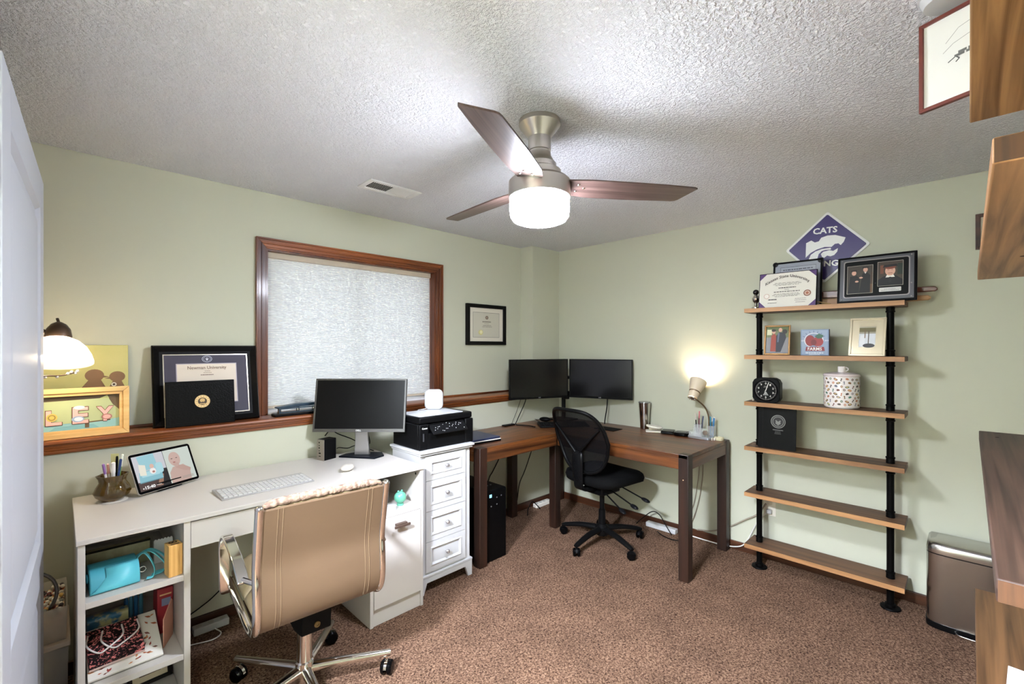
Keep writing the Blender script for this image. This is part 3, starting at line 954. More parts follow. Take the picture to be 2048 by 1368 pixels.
for s in (-1, 1):
    pts = [(s * 0.010 + 0.010 * math.cos(R(t)), 0, 0.110 + 0.016 * math.sin(R(t))) for t in range(0, 360, 30)]
    G().tube(pts, 0.003, 6, closed=True).build('handle', cream, sc_)
    G().prism([(s * 0.006, 0.094), (s * 0.010, 0.094), (-s * 0.002, 0.0), (-s * 0.004, 0.002)], -0.001 + 0.0012 * s, 0.0012 * s).build('blade', steel, sc_)
pk = T('tape_roll', 'small cream roll of tape beside the lamp base', 'tape roll', (3.232, 1.218, DZ - 0.001))
G().lathe([(0.030, 0), (0.031, 0.002), (0.031, 0.018), (0.029, 0.020), (0.014, 0.020), (0.013, 0.010), (0.001, 0.010)], 24).build('roll', mat('tape_cream', (226, 220, 186), 0.5), pk)
for k, (x, y) in enumerate(((3.186, 1.250), (3.199, 1.236))):
    tag(G().lathe([(0.007, 0), (0.008, 0.002), (0.008, 0.014), (0.006, 0.016)], 12, (x, y, DZ - 0.001)).build('bottle_cap', cream, None), ('tiny cream cap standing right against the gooseneck lamp base', 'tiny cream cap standing right against the cream tape roll')[k], 'cap', 'caps beside the lamp base')
# laptop stack at the end of the corner desk
lt = T('tablet_folio', 'black tablet case with a pale edge under the blue laptop', 'tablet', (2.03, 2.40, DZ - 0.001), -6)
bx('case', black_plastic, lt, -0.135, 0.135, -0.12, 0.15, 0, 0.012, 0.003)
bx('pages', cream, lt, -0.132, 0.137, -0.117, 0.147, 0.012, 0.017, 0.001)
lt2 = T('laptop', 'closed dark blue laptop on the corner desk beside the printer', 'laptop', (2.03, 2.40, DZ + 0.016), -3)
navy = mat('navy_lid', (38, 46, 74), 0.4)
bx('base', navy, lt2, -0.13, 0.13, -0.115, 0.15, 0, 0.006, 0.002)
bx('lid', navy, lt2, -0.13, 0.13, -0.115, 0.15, 0.006, 0.013, 0.003)

# ------------------------------------------------------------------ tower computer under the desk
tw = T('computer_tower', 'black tower computer under the corner desk', 'computer', (1.945, 2.190, 0))
bx('case', mat('tower_black', (15, 15, 16), 0.3), tw, 0, 0.182, 0.006, 0.42, 0, 0.462, 0.004)
fr = bx('front_panel', mat('tower_front', (14, 14, 15), 0.22), tw, 0.002, 0.180, 0, 0.006, 0.004, 0.458, 0.003)
bx('badge', mat('badge_blue', (120, 190, 226), 0.3, emit=((120, 190, 226), 0.4)), fr, 0.030, 0.050, -0.0006, 0, 0.418, 0.438)
for x, z in ((0.095, 0.410), (0.135, 0.414), (0.045, 0.360), (0.095, 0.365)):
    G().prism(ell(x, z, 0.005, n=10), -0.001, 0.0).build('port', mat('port_grey', (120, 120, 122), 0.3, 0.6), fr)
for x in (0.10, 0.13):
    G().prism(ell(x, 0.10, 0.006, n=10), 0.4622, 0.4632, 'z').build('button', mat('port_grey', (120, 120, 122)), tw)

MCA = -6
# ------------------------------------------------------------------ black mesh chair
mc = T('mesh_chair', 'black mesh-back office chair without armrests at the corner desk', 'chair', (2.750, 1.850, 0), -90 + MCA)
# local frame: +y = facing direction
fab = mat('black_fabric', (14, 14, 15), 0.9, bump=(400, 0.15, 0.002))
def meshmat():
    m = mat('black_mesh', (30, 30, 33), 0.55)
    nt = m.node_tree
    b = nt.nodes['Principled BSDF']
    tc = nt.nodes.new('ShaderNodeTexCoord')
    w1 = nt.nodes.new('ShaderNodeTexChecker')
    w1.inputs['Scale'].default_value = 420
    w1.inputs['Color1'].default_value = (0.80, 0.80, 0.80, 1)
    w1.inputs['Color2'].default_value = (1, 1, 1, 1)
    nt.links.new(tc.outputs['Object'], w1.inputs['Vector'])
    nt.links.new(w1.outputs['Color'], b.inputs['Alpha'])
    return m
def back_pt(u, v):
    """u -1..1 across, v 0..1 up: curved, reclined back"""
    half = 0.150 + 0.085 * min(1, v * 1.9) ** 0.7 - 0.035 * max(0, v - 0.55) / 0.45
    x = u * half
    y = -0.215 + 0.02 * math.sin(v * PI) - 0.150 * v ** 1.5 + 0.050 * (u * u) * (0.4 + 0.6 * v)
    z = 0.545 + 0.435 * v
    return Vector((x, y, z))
def outline(n=48):
    pts = []
    for k in range(n):
        a = 2 * PI * k / n
        cu, sv = math.cos(a), math.sin(a)
        e = 0.5
        u = math.copysign(abs(cu) ** e, cu)
        v = math.copysign(abs(sv) ** e, sv)
        pts.append(back_pt(u, 0.5 + 0.5 * v))
    return pts
ol = outline()
G().tube(ol, 0.0125, 10, closed=True).build('back_frame', black_plastic, mc, smooth=1.2)
g = G()
rings = []
cc = back_pt(0, 0.5)
for j in range(7):
    f_ = j / 6
    row = []
    for k in range(48):
        a = 2 * PI * k / 48
        cu, sv = math.cos(a), math.sin(a)
        e = 0.5
        u = math.copysign(abs(cu) ** e, cu) * f_
        v = 0.5 + 0.5 * math.copysign(abs(sv) ** e, sv) * f_
        row.append(back_pt(u, v))
    rings.append(row)
rings[0] = [p.lerp(cc, 0.999) for p in rings[0]]
g.loft(rings, True, False)
g.build('mesh_panel', meshmat(), mc, smooth=1.5, recalc=False)
def off(p, d):
    return Vector((p.x, p.y - d, p.z))
for s in (-1, 1):
    pts = spline([off(back_pt(0, 0.06), 0.024), off(back_pt(s * 0.02, 0.26), 0.026), off(back_pt(s * 0.34, 0.46), 0.022), off(back_pt(s * 0.90, 0.72), 0.006)], 6)
    G().tube(pts, [0.022 - 0.012 * i / (len(pts) - 1) for i in range(len(pts))], 10, flat=0.6).build('back_brace', black_plastic, mc, smooth=1.2)
g = G()
rg = []
for z, hw, y0, y1 in ((0.47, 0.038, -0.250, -0.225), (0.52, 0.046, -0.268, -0.236), (0.62, 0.052, -0.276, -0.240), (0.67, 0.050, -0.272, -0.240), (0.695, 0.034, -0.262, -0.240)):
    rg.append([(hw * math.cos(2 * PI * k / 16), (y0 + y1) / 2 + (y1 - y0) / 2 * math.sin(2 * PI * k / 16) * 1.0, z) for k in range(16)])
g.loft(rg).build('lumbar_bracket', black_gloss if False else mat('satin_black', (26, 26, 28), 0.25), mc, smooth=1.2)
pts = spline([(0, -0.245, 0.50), (0, -0.235, 0.44), (0, -0.16, 0.415), (0, -0.02, 0.415)], 5)
G().bar(pts, 0.07, 0.022, (1, 0, 0)).build('back_support', black_plastic, mc, 0.004)
g = G()
rg = []
for z, k_ in ((0.440, 0.86), (0.452, 0.97), (0.480, 1.0), (0.505, 0.97), (0.520, 0.86), (0.524, 0.5)):
    row = []
    for k in range(40):
        a = 2 * PI * k / 40
        cu, sv = math.cos(a), math.sin(a)
        e = 0.5
        x = 0.238 * k_ * math.copysign(abs(cu) ** e, cu)
        y = 0.030 + 0.235 * k_ * math.copysign(abs(sv) ** e, sv)
        row.append((x * (1 - 0.06 * (y > 0.2)), y, z - 0.018 * max(0, (y - 0.12) / 0.14) + 0.010 * (abs(x) / 0.238) ** 2))
    rg.append(row)
g.loft(rg).build('seat', fab, mc, smooth=1.2)
bx('mechanism', black_plastic, mc, -0.085, 0.085, -0.10, 0.10, 0.365, 0.440, 0.012)
bx('mechanism_plate', mat('dark_steel', (70, 68, 66), 0.3, 0.8), mc, -0.10, 0.10, -0.11, 0.07, 0.425, 0.437, 0.002)
for (p0, p1) in (((0.06, -0.06, 0.395), (0.255, -0.120, 0.335)), ((0.07, 0.0, 0.395), (0.270, -0.020, 0.345)), ((0.08, 0.08, 0.415), (0.275, 0.095, 0.365))):
    l = G().tube([p0, p1], 0.005, 8).build('lever', black_plastic, mc)
    d_ = (Vector(p1) - Vector(p0)).normalized()
    q = Vector(p1) + d_ * 0.022
    M = Matrix.Translation(q) @ d_.to_track_quat('X', 'Z').to_matrix().to_4x4()
    G().ball((0, 0, 0), 0.034, 10, 8, (1, 0.55, 0.34), M=M).build('paddle', mat('lever_gloss', (46, 46, 50), 0.12, 0.3), l, smooth=1.2)
G().lathe([(0.024, 0.10), (0.024, 0.24), (0.017, 0.242), (0.017, 0.37)], 18).build('gas_lift', black_plastic, mc)
G().lathe([(0.045, 0.062), (0.052, 0.075), (0.048, 0.118), (0.030, 0.135)], 20).build('hub', black_plastic, mc)
for k, aw in enumerate((104, 180, 253, 329, 36)):
    a = R(aw - (MCA - 90))
    ca, sa = math.cos(a), math.sin(a)
    pts = spline([(0.03 * ca, 0.03 * sa, 0.105), (0.15 * ca, 0.15 * sa, 0.100), (0.27 * ca, 0.27 * sa, 0.078), (0.308 * ca, 0.308 * sa, 0.068)], 4)
    G().tube(pts, [0.027 - 0.011 * i / (len(pts) - 1) for i in range(len(pts))], 10, flat=0.75).build('base_leg', black_plastic, mc, smooth=1.2)
    caster_mesh(0.300 * ca, 0.300 * sa, mc, 0.027, black_plastic, a + 0.7)
# ------------------------------------------------------------------ pipe shelf on the right wall
ps = T('pipe_shelf', 'tall shelf of six wooden boards on two black iron pipe posts', 'shelf', (3.155, 0.615, 0))
SF, SB, SL, SR = -0.095, 0.095, 0.385, -0.383
tops = [0.161, 0.486, 0.775, 1.055, 1.347, 1.638]
PYs = (0.325, -0.318)
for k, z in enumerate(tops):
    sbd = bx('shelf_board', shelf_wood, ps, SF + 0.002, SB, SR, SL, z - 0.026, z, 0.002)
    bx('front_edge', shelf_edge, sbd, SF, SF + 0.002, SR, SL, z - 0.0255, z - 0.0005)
for py in PYs:
    post = G().lathe([(0.0165, 0.012), (0.0165, tops[-1] - 0.026)], 18, (0, py, 0)).build('post', pipe_black, ps)
    G().lathe([(0.044, 0), (0.045, 0.004), (0.043, 0.009), (0.024, 0.012), (0.023, 0.026), (0.018, 0.028)], 24, (0, py, 0)).build('flange', pipe_black, post)
    for z in tops:
        if z > 0.2:
            G().lathe([(0.018, -0.030 - 0.026), (0.021, -0.028 - 0.026), (0.021, -0.022 - 0.026), (0.0185, -0.020 - 0.026), (0.0195, -0.027)], 18, (0, py, z)).build('coupling', pipe_black, post)
        if z < 1.5:
            G().lathe([(0.0195, 0.0005), (0.0185, 0.026), (0.021, 0.028), (0.021, 0.034), (0.018, 0.036)], 18, (0, py, z)).build('coupling', pipe_black, post)

# generic framed picture: local x right, z up, front at -y
def framed(name, label, loc, rz, rx, w, h, bw, t, fm, cat='picture frame', lip=None, group=None):
    o = T(name, label, cat, loc, rz, rx, group)
    f = bars_ring(G(), -w / 2, w / 2, 0, h, bw, -t, 0).build('frame', fm, o, 0.0015)
    bx('backing', black_matte, o, -w / 2 + bw, w / 2 - bw, -t * 0.45, -0.001, bw, h - bw)
    if lip:
        bars_ring(G(), -w / 2 + bw, w / 2 - bw, bw, h - bw, lip[0], -t * 0.6, -t * 0.45).build('inner_lip', lip[1], o)
    return o
def sheet(o, y, x0, z0, x1, z1, rgb, name='paper'):
    return prints(name, o, y, [(rgb, rect(x0, z0, x1, z1))])

ST = tops[5]
# diploma in front, university heading in an arc
kf = T('framed_diploma', 'university diploma with purple corners on the top shelf', 'diploma', (3.105, 0.778, ST), -90, -9)
kw, kh = 0.300, 0.212
bx('backing', mat('dark_purple_edge', (40, 28, 44), 0.5), kf, -kw / 2 - 0.004, kw / 2 + 0.004, 0, 0.012, 0, kh + 0.006, 0.001)
pur = (88, 58, 112)
hw, c = kw / 2, 0.038
shp = [((226, 222, 212), rect(-hw, 0.002, hw, kh + 0.002))]
for sx in (-1, 1):
    shp.append((pur, [(sx * hw, 0.002), (sx * (hw - c), 0.002), (sx * hw, 0.002 + c)]))
    shp.append((pur, [(sx * hw, kh + 0.002), (sx * (hw - c), kh + 0.002), (sx * hw, kh + 0.002 - c)]))
shp += lines(-0.10, 0.10, (0.150, 0.143, 0.136), 0.0028, (140, 134, 126))
shp += lines(-0.05, 0.055, (0.118,), 0.005, (70, 64, 60))
shp += lines(-0.02, 0.02, (0.107,), 0.003, (130, 124, 116))
shp += lines(-0.08, 0.08, (0.094,), 0.0045, (90, 84, 80))
shp += lines(-0.085, 0.080, (0.081, 0.073, 0.065), 0.0028, (140, 134, 126))
shp += [((206, 178, 166), ell(-0.108, 0.072, 0.016)), ((232, 226, 218), ell(-0.108, 0.072, 0.0125)), ((130, 84, 66), ell(0.108, 0.078, 0.019)), ((206, 178, 160), ell(0.108, 0.078, 0.014)), ((176, 110, 88), ell(0.108, 0.078, 0.008))]
shp += lines(-0.110, -0.040, (0.046,), 0.006, (44, 42, 44)) + lines(-0.115, -0.035, (0.026,), 0.004, (120, 112, 108)) + lines(0.040, 0.110, (0.046, 0.036, 0.024), 0.003, (150, 138, 140))
prints('certificate', kf, -0.0006, shp, 0.00006)
def arc(u, v):
    return u, v - 3.2 * u * u
text('heading', kf, 'Kansas State University', 0.235, 0.024, 0, 0.190, -0.0048, ink((104, 98, 94)), warp=arc, bold=0.015)
# certificate half hidden behind it
cf = framed('framed_certificate', 'black framed certificate standing behind the purple-cornered diploma', (3.195, 0.745, ST), -90, -7, 0.262, 0.290, 0.010, 0.014, black_plastic, 'certificate')
shp = [((150, 154, 166), rect(-0.121, 0.010, 0.121, 0.280)), ((60, 60, 70), rect(-0.092, 0.05, 0.098, 0.258)), ((158, 162, 174), rect(-0.0905, 0.052, 0.0965, 0.256))]
for sx in (-1, 1):
    shp.append(((24, 24, 26), ell(sx * 0.121, 0.280, 0.016, n=14)))
shp += lines(-0.085, 0.09, (0.236,), 0.006, (80, 82, 92)) + lines(-0.05, 0.05, (0.222,), 0.003, (110, 112, 122))
prints('certificate', cf, -0.0070, shp, 0.00006)
# silver trophy peeping out beside them
tr = T('silver_trophy', 'small chrome figurine at the end of the top shelf', 'figurine', (3.160, 0.962, ST))
G().lathe([(0.026, 0), (0.026, 0.012), (0.010, 0.020), (0.008, 0.036), (0.020, 0.050), (0.024, 0.068), (0.014, 0.086), (0.008, 0.094)], 18).build('body', chrome, tr)
G().ball((0, 0, 0.108), 0.018, 12, 8).build('head', mat('dark_chrome', (60, 58, 58), 0.15, 0.9), tr)
# plaque with two graduation photographs
pq = T('photo_plaque', 'black plaque with two graduation photographs on the top shelf', 'plaque', (3.085, 0.354, ST), -90, -8)
w_, h_ = 0.336, 0.260
bx('board', mat('plaque_black', (20, 20, 22), 0.3), pq, -w_ / 2, w_ / 2, 0, 0.016, 0, h_, 0.003)
bx('plate', mat('plaque_grey', (96, 98, 104), 0.25, 0.4), pq, -w_ / 2 + 0.012, w_ / 2 - 0.012, -0.0015, 0, 0.012, h_ - 0.012)
lipm = mat('plaque_silver', (190, 186, 188), 0.2, 0.7)
o1, i1 = rrect(-0.140, 0.028, 0.140, h_ - 0.024, 0.012), rrect(-0.135, 0.033, 0.135, h_ - 0.029, 0.010)
ringpoly('silver_line', o1, i1, -0.0022, lipm, pq)
ringpoly('mat_panel', i1, rrect(-0.002, 0.1, 0.002, 0.104, 0.001), -0.0020, mat('plaque_mat', (52, 54, 56), 0.35), pq)
skin = (206, 160, 140)
def photo_border(x0, z0, x1, z1):
    return [((176, 170, 156), rect(x0 - 0.0015, z0 - 0.0015, x1 + 0.0015, z1 + 0.0015))]
shp = photo_border(-0.122, 0.052, -0.012, 0.205) + [((62, 54, 48), rect(-0.122, 0.052, -0.012, 0.205)), ((96, 72, 50), rect(-0.040, 0.052, -0.012, 0.10)), ((70, 52, 42), rect(-0.020, 0.10, -0.012, 0.165))]
shp += [((24, 24, 26), [(-0.118, 0.052), (-0.070, 0.052), (-0.066, 0.13), (-0.080, 0.150), (-0.110, 0.148)]), (skin, ell(-0.093, 0.166, 0.010, 0.013)), ((22, 22, 22), rect(-0.106, 0.176, -0.080, 0.182)),
        ((20, 20, 22), [(-0.070, 0.052), (-0.022, 0.052), (-0.022, 0.150), (-0.036, 0.165), (-0.056, 0.160)]), (skin, ell(-0.043, 0.181, 0.010, 0.013)), ((22, 22, 22), rect(-0.056, 0.190, -0.030, 0.196)), ((220, 214, 208), [(-0.048, 0.168), (-0.038, 0.168), (-0.043, 0.158)]),
        (skin, ell(-0.080, 0.118, 0.008, 0.005)), (skin, ell(-0.062, 0.138, 0.008, 0.005))]
prints('photograph', pq, -0.0026, shp, 0.00006)
shp = photo_border(0.010, 0.084, 0.112, 0.214) + [((66, 54, 46), rect(0.010, 0.084, 0.112, 0.214)), ((112, 66, 48), rect(0.020, 0.150, 0.034, 0.196)), ((34, 46, 38), rect(0.090, 0.14, 0.112, 0.20)),
        ((22, 22, 26), [(0.010, 0.084), (0.112, 0.084), (0.112, 0.112), (0.084, 0.136), (0.036, 0.136), (0.010, 0.116)]), ((226, 222, 216), [(0.042, 0.128), (0.080, 0.128), (0.074, 0.142), (0.048, 0.142)]), ((30, 30, 34), [(0.057, 0.130), (0.065, 0.130), (0.067, 0.104), (0.061, 0.098), (0.055, 0.104)]),
        (skin, ell(0.061, 0.163, 0.021, 0.026)), ((120, 62, 46), ell(0.061, 0.182, 0.023, 0.010)), ((20, 20, 22), [(0.030, 0.182), (0.092, 0.186), (0.086, 0.198), (0.036, 0.196)]), ((150, 96, 84), rect(0.052, 0.149, 0.070, 0.152)), ((60, 44, 40), rect(0.050, 0.167, 0.056, 0.169)), ((60, 44, 40), rect(0.066, 0.167, 0.072, 0.169))]
prints('photograph', pq, -0.0026, shp, 0.00006)
prints('name_plate', pq, -0.0030, [((206, 204, 202), rrect(0.016, 0.052, 0.106, 0.074, 0.003))] + lines(0.022, 0.10, (0.064, 0.057), 0.0025, (130, 128, 128)), 0.00006)
for x, z in ((-0.146, 0.020), (0.146, 0.020), (-0.146, 0.240), (0.146, 0.240), (0.146, 0.09)):
    G().ball((x, -0.002, z), 0.004, 8, 5).build('stud', lipm, pq)
# two wooden paddles lying along the back of the top shelf
for lab, x, yc, ln, z, m, rot in (('dark reddish wooden paddle sticking out past the top shelf', 3.236, 0.385, 0.27, ST + 0.046, wood('paddle_red', (74, 34, 22), (120, 62, 40), 0, 0.3), -1.5),
                                ('light tan wooden paddle lying on the top shelf behind the plaque', 3.222, 0.400, 0.26, ST + 0.0005, wood('paddle_tan', (140, 100, 62), (176, 134, 90), 0, 0.5), 0)):
    q = T('wooden_paddle', lab, 'paddle', (x, yc, z), -90, 0)
    prf = [(-ln, 0.004), (-ln * 0.2, 0.0), (ln * 0.2, 0.0), (ln * 0.96, 0.004), (ln, 0.010), (ln, 0.022), (ln * 0.96, 0.030), (ln * 0.2, 0.036), (-ln * 0.2, 0.042), (-ln, 0.044)]
    G().prism(prf, -0.010, 0.010).build('paddle_body', m, q, 0.004)
rd = T('reed_sticks', 'two thin dried reeds crossing on the top shelf', 'reed', (3.15, 0.60, ST + 0.003), -90)
for k, (a, b) in enumerate((((-0.03, 0, 0.022), (0.045, -0.05, 0.002)), ((-0.045, -0.02, 0.004), (0.03, -0.01, 0.004)))):
    G().tube([a, b], 0.0025, 6).build('reed', mat('reed_tan', (176, 142, 92), 0.7), rd)

# diamond shaped crossing sign on the wall
sg = T('crossing_sign', 'purple diamond crossing sign with white wildcat emblem on the wall', 'sign', (WB - 0.004, 0.616, 2.004), -90)
sg.rotation_euler = (0, R(2.5), R(-90))
def dia(s, r):
    out = []
    for k in range(4):
        a = R(90 * k)
        for t in (-1, 0, 1):
            b = a + R(t * 45) * 0.9
            out.append(((s - r * 1.414) * math.cos(a) + r * math.cos(b), (s - r * 1.414) * math.sin(a) + r * math.sin(b)))
    return out
G().prism(dia(0.217, 0.012), -0.004, 0.0).build('sign_plate', mat('sign_white', (226, 226, 226), 0.35), sg)
purple = mat('sign_purple', (50, 36, 100), 0.35)
G().flat(dia(0.200, 0.008), -0.0044).build('sign_field', purple, sg, recalc=False)
wp = mat('sign_white_print', (230, 230, 230), 0.35)
text('lettering', sg, 'CATS', 0.125, 0.038, -0.008, 0.104, -0.0050, wp, bold=0.03)
text('lettering', sg, 'XING', 0.125, 0.036, 0.004, -0.098, -0.0050, wp, bold=0.03)
# emblem traced in a 1672 px wide crop; scale to metres on the sign
def em(pts):
    return [((x - 730) / 318 * 0.205, (352 - y) / 260 * 0.205) for x, y in pts]
e1 = em([(568, 305), (610, 288), (640, 306), (672, 300), (690, 274), (740, 262), (800, 264), (880, 290), (868, 322), (846, 345), (828, 330), (800, 332), (776, 352), (720, 348), (660, 362), (610, 385), (570, 420)])
e2 = em([(598, 432), (612, 400), (650, 376), (700, 362), (770, 358), (772, 372), (730, 372), (700, 378), (676, 400), (668, 430), (680, 458), (640, 462), (612, 452)])
e3 = em([(694, 400), (712, 384), (760, 376), (790, 384), (826, 366), (822, 392), (800, 416), (770, 424), (744, 416), (722, 432), (704, 424)])
e4 = em([(698, 445), (708, 441), (716, 448), (708, 456), (699, 453)])
g = G()
for e in (e1, e2, e3, e4):
    g.flat(e, -0.0050)
g.build('wildcat_emblem', wp, sg, smooth=0, recalc=False)

# second shelf: two photographs and a farm block
S2 = tops[4]
f1 = framed('framed_photograph', 'gilt framed photograph of a couple on the second shelf', (3.120, 0.832, S2), -90 + 6, -12, 0.140, 0.186, 0.010, 0.012, mat('gilt', (134, 100, 58), 0.4, 0.6, bump=(120, 0.5, 0.003)))
shp = [((112, 118, 84), rect(-0.06, 0.01, 0.06, 0.176)), ((84, 96, 56), rect(-0.06, 0.150, 0.06, 0.176)), ((132, 130, 134), rect(-0.06, 0.01, 0.06, 0.11)), ((206, 206, 170), rect(-0.056, 0.125, -0.030, 0.160)),
       ((150, 62, 46), [(-0.036, 0.022), (0.0, 0.022), (-0.006, 0.120), (-0.016, 0.136), (-0.032, 0.120)]), (skin, ell(-0.020, 0.145, 0.010, 0.013)), ((50, 34, 28), ell(-0.020, 0.154, 0.012, 0.008)),
       ((40, 42, 52), [(-0.006, 0.018), (0.020, 0.018), (0.048, 0.110), (0.040, 0.140), (0.010, 0.142), (-0.006, 0.12)]), ((96, 104, 124), [(0.0, 0.08), (0.008, 0.08), (0.012, 0.138), (0.002, 0.138)]), (skin, ell(0.016, 0.157, 0.010, 0.013)), ((44, 40, 36), ell(0.040, 0.146, 0.013, 0.014))]
prints('photograph', f1, -0.0060, shp, 0.00006)
fb = T('farm_sign_block', 'blue wooden block sign with apples reading farms', 'sign', (3.125, 0.636, S2 + 0.001), -90 + 2)
bx('block', wood('farm_block', (66, 44, 54), (92, 64, 74), 0, 0.6), fb, -0.069, 0.069, 0, 0.038, 0, 0.152, 0.001)
shp = [((120, 140, 168), rect(-0.069, 0, 0.069, 0.152)), ((146, 160, 184), rect(-0.064, 0.005, 0.064, 0.147)), ((220, 220, 224), ell(-0.004, 0.088, 0.048, 0.044)), ((130, 146, 172), ell(-0.004, 0.088, 0.043, 0.040)),
       ((136, 46, 50), ell(-0.022, 0.086, 0.024, 0.032)), ((150, 54, 58), ell(0.016, 0.080, 0.027, 0.028)), ((112, 36, 42), ell(-0.004, 0.076, 0.014, 0.018)), ((60, 98, 80), [(0.0, 0.112), (0.022, 0.128), (0.044, 0.116), (0.036, 0.100), (0.014, 0.098)]), ((134, 48, 58), [(-0.046, 0.026), (0.050, 0.026), (0.046, 0.050), (-0.042, 0.050)])]
shp += lines(-0.064, 0.062, (0.012,), 0.005, (224, 226, 230)) + lines(-0.03, 0.03, (0.004,), 0.004, (214, 216, 222))
prints('painted_face', fb, -0.0004, shp, 0.00006)
text('lettering', fb, 'FARMS', 0.070, 0.018, 0.001, 0.038, -0.0016, ink((232, 230, 226)), bold=0.02)
text('lettering', fb, 'EST', 0.016, 0.007, -0.057, 0.086, -0.0016, ink((228, 228, 230)), bold=0.02)
text('lettering', fb, '2013', 0.018, 0.007, 0.058, 0.086, -0.0016, ink((228, 228, 230)), bold=0.02)
shp = []
for k in range(7):
    t = R(150 - 20 * k)
    c_, s_ = math.cos(t), math.sin(t)
    for r0, r1, w1 in ((0.050, 0.062, 0.0016),):
        shp.append(((92, 104, 136), [(-0.004 + r0 * c_ - w1 * s_, 0.082 + r0 * s_ + w1 * c_), (-0.004 + r0 * c_ + w1 * s_, 0.082 + r0 * s_ - w1 * c_), (-0.004 + r1 * c_ + w1 * s_, 0.082 + r1 * s_ - w1 * c_), (-0.004 + r1 * c_ - w1 * s_, 0.082 + r1 * s_ + w1 * c_)]))
stuff(prints('worn_lettering', fb, -0.0020, shp, 0.00002))
f2 = framed('framed_photograph', 'pale wide-bordered photo frame leaning on the second shelf', (3.095, 0.392, S2), -90 - 4, -14, 0.160, 0.214, 0.012, 0.010, mat('champagne', (206, 194, 166), 0.25, 0.5))
bx('mat_board', mat('champagne', (206, 194, 166)), f2, -0.068, 0.068, -0.0062, -0.005, 0.012, 0.202)
shp = [((150, 146, 128), rect(-0.036, 0.05, 0.036, 0.165)), ((106, 98, 66), rect(-0.036, 0.135, 0.036, 0.158)), ((212, 216, 222), rect(-0.036, 0.062, 0.036, 0.125)), ((226, 228, 232), [(-0.036, 0.05), (-0.01, 0.05), (-0.01, 0.12), (-0.03, 0.115)]), ((60, 60, 64), ell(0.008, 0.058, 0.026, 0.012)), ((84, 74, 60), rect(0.004, 0.07, 0.008, 0.14)), ((110, 88, 64), rect(-0.012, 0.10, -0.008, 0.15))]
prints('photograph', f2, -0.0066, shp, 0.00006)

# third shelf: altimeter clock and treat jar
S3 = tops[3]
al = T('altimeter_clock', 'black cockpit altimeter style clock on the third shelf', 'clock', (3.060, 0.876, S3 + 0.001), -90)
def octo(s, c):
    return [(-s + c, -s), (s - c, -s), (s - c * 0.35, -s + c * 0.35), (s, -s + c), (s, s - c), (s - c * 0.35, s - c * 0.35), (s - c, s), (-s + c, s), (-s + c * 0.35, s - c * 0.35), (-s, s - c), (-s, -s + c), (-s + c * 0.35, -s + c * 0.35)]
o8 = [(u, v + 0.076) for u, v in octo(0.076, 0.030)]
G().prism(o8, 0, 0.058).build('case', black_plastic, al, 0.003)
G().prism([(u * 0.94, 0.076 + (v - 0.076) * 0.94) for u, v in o8], 0.058, 0.068).build('rear_cover', cream, al, 0.004)
M = Matrix.Translation((0, 0, 0.076)) @ Matrix.Rotation(PI / 2, 4, 'X')
G().lathe([(0.066, -0.0005), (0.067, 0.004), (0.063, 0.004), (0.061, 0.0005)], 36, M=M, caps=False).build('bezel', black_gloss, al)
G().flat(ell(0, 0.076, 0.062, n=32), -0.0006).build('dial', mat('dial_black', (26, 25, 25), 0.5), al, recalc=False)
wd = ink((206, 204, 198))
g = G()
for k in range(50):
    a = 2 * PI * k / 50
    r0 = 0.053 if k % 5 else 0.050
    ca, sa = math.sin(a), math.cos(a)
    hw = 0.0006
    g.flat([(r0 * ca - hw * sa, 0.076 + r0 * sa + hw * ca), (r0 * ca + hw * sa, 0.076 + r0 * sa - hw * ca), (0.058 * ca + hw * sa, 0.076 + 0.058 * sa - hw * ca), (0.058 * ca - hw * sa, 0.076 + 0.058 * sa + hw * ca)], -0.0009)
stuff(g.build('tick_marks', wd, al, smooth=0, recalc=False))
for k in range(10):
    a = 2 * PI * k / 10
    text('numeral', al, str(k), 0.008, 0.011, 0.042 * math.sin(a), 0.076 + 0.042 * math.cos(a), -0.0010, wd, bold=0.02)
prints('dial_print', al, -0.0010, lines(-0.014, 0.014, (0.101, 0.094), 0.002, (150, 148, 142)) + [((150, 150, 146), [(0, 0.072), (-0.016, 0.046), (0.016, 0.046)])] + [((40, 40, 40), [(-0.010 + 0.006 * i, 0.046), (-0.007 + 0.006 * i, 0.046), (-0.003 + 0.003 * i, 0.058)]) for i in range(4)], 0.0001)
G().flat([(-0.0025, 0.074), (0.0025, 0.074), (0.0185, 0.124), (0.0150, 0.125)], -0.0030).build('hand', wd, al, recalc=False)
G().flat([(-0.002, 0.078), (0.002, 0.078), (-0.008, 0.060)], -0.0026).build('hand', wd, al, recalc=False)
kn = G().lathe([(0.007, 0), (0.007, 0.012), (0.005, 0.014)], 12, M=Matrix.Translation((-0.070, 0.004, 0.014)) @ Matrix.Rotation(PI / 2, 4, 'X'))
kn.build('setting_knob', nickel, al)

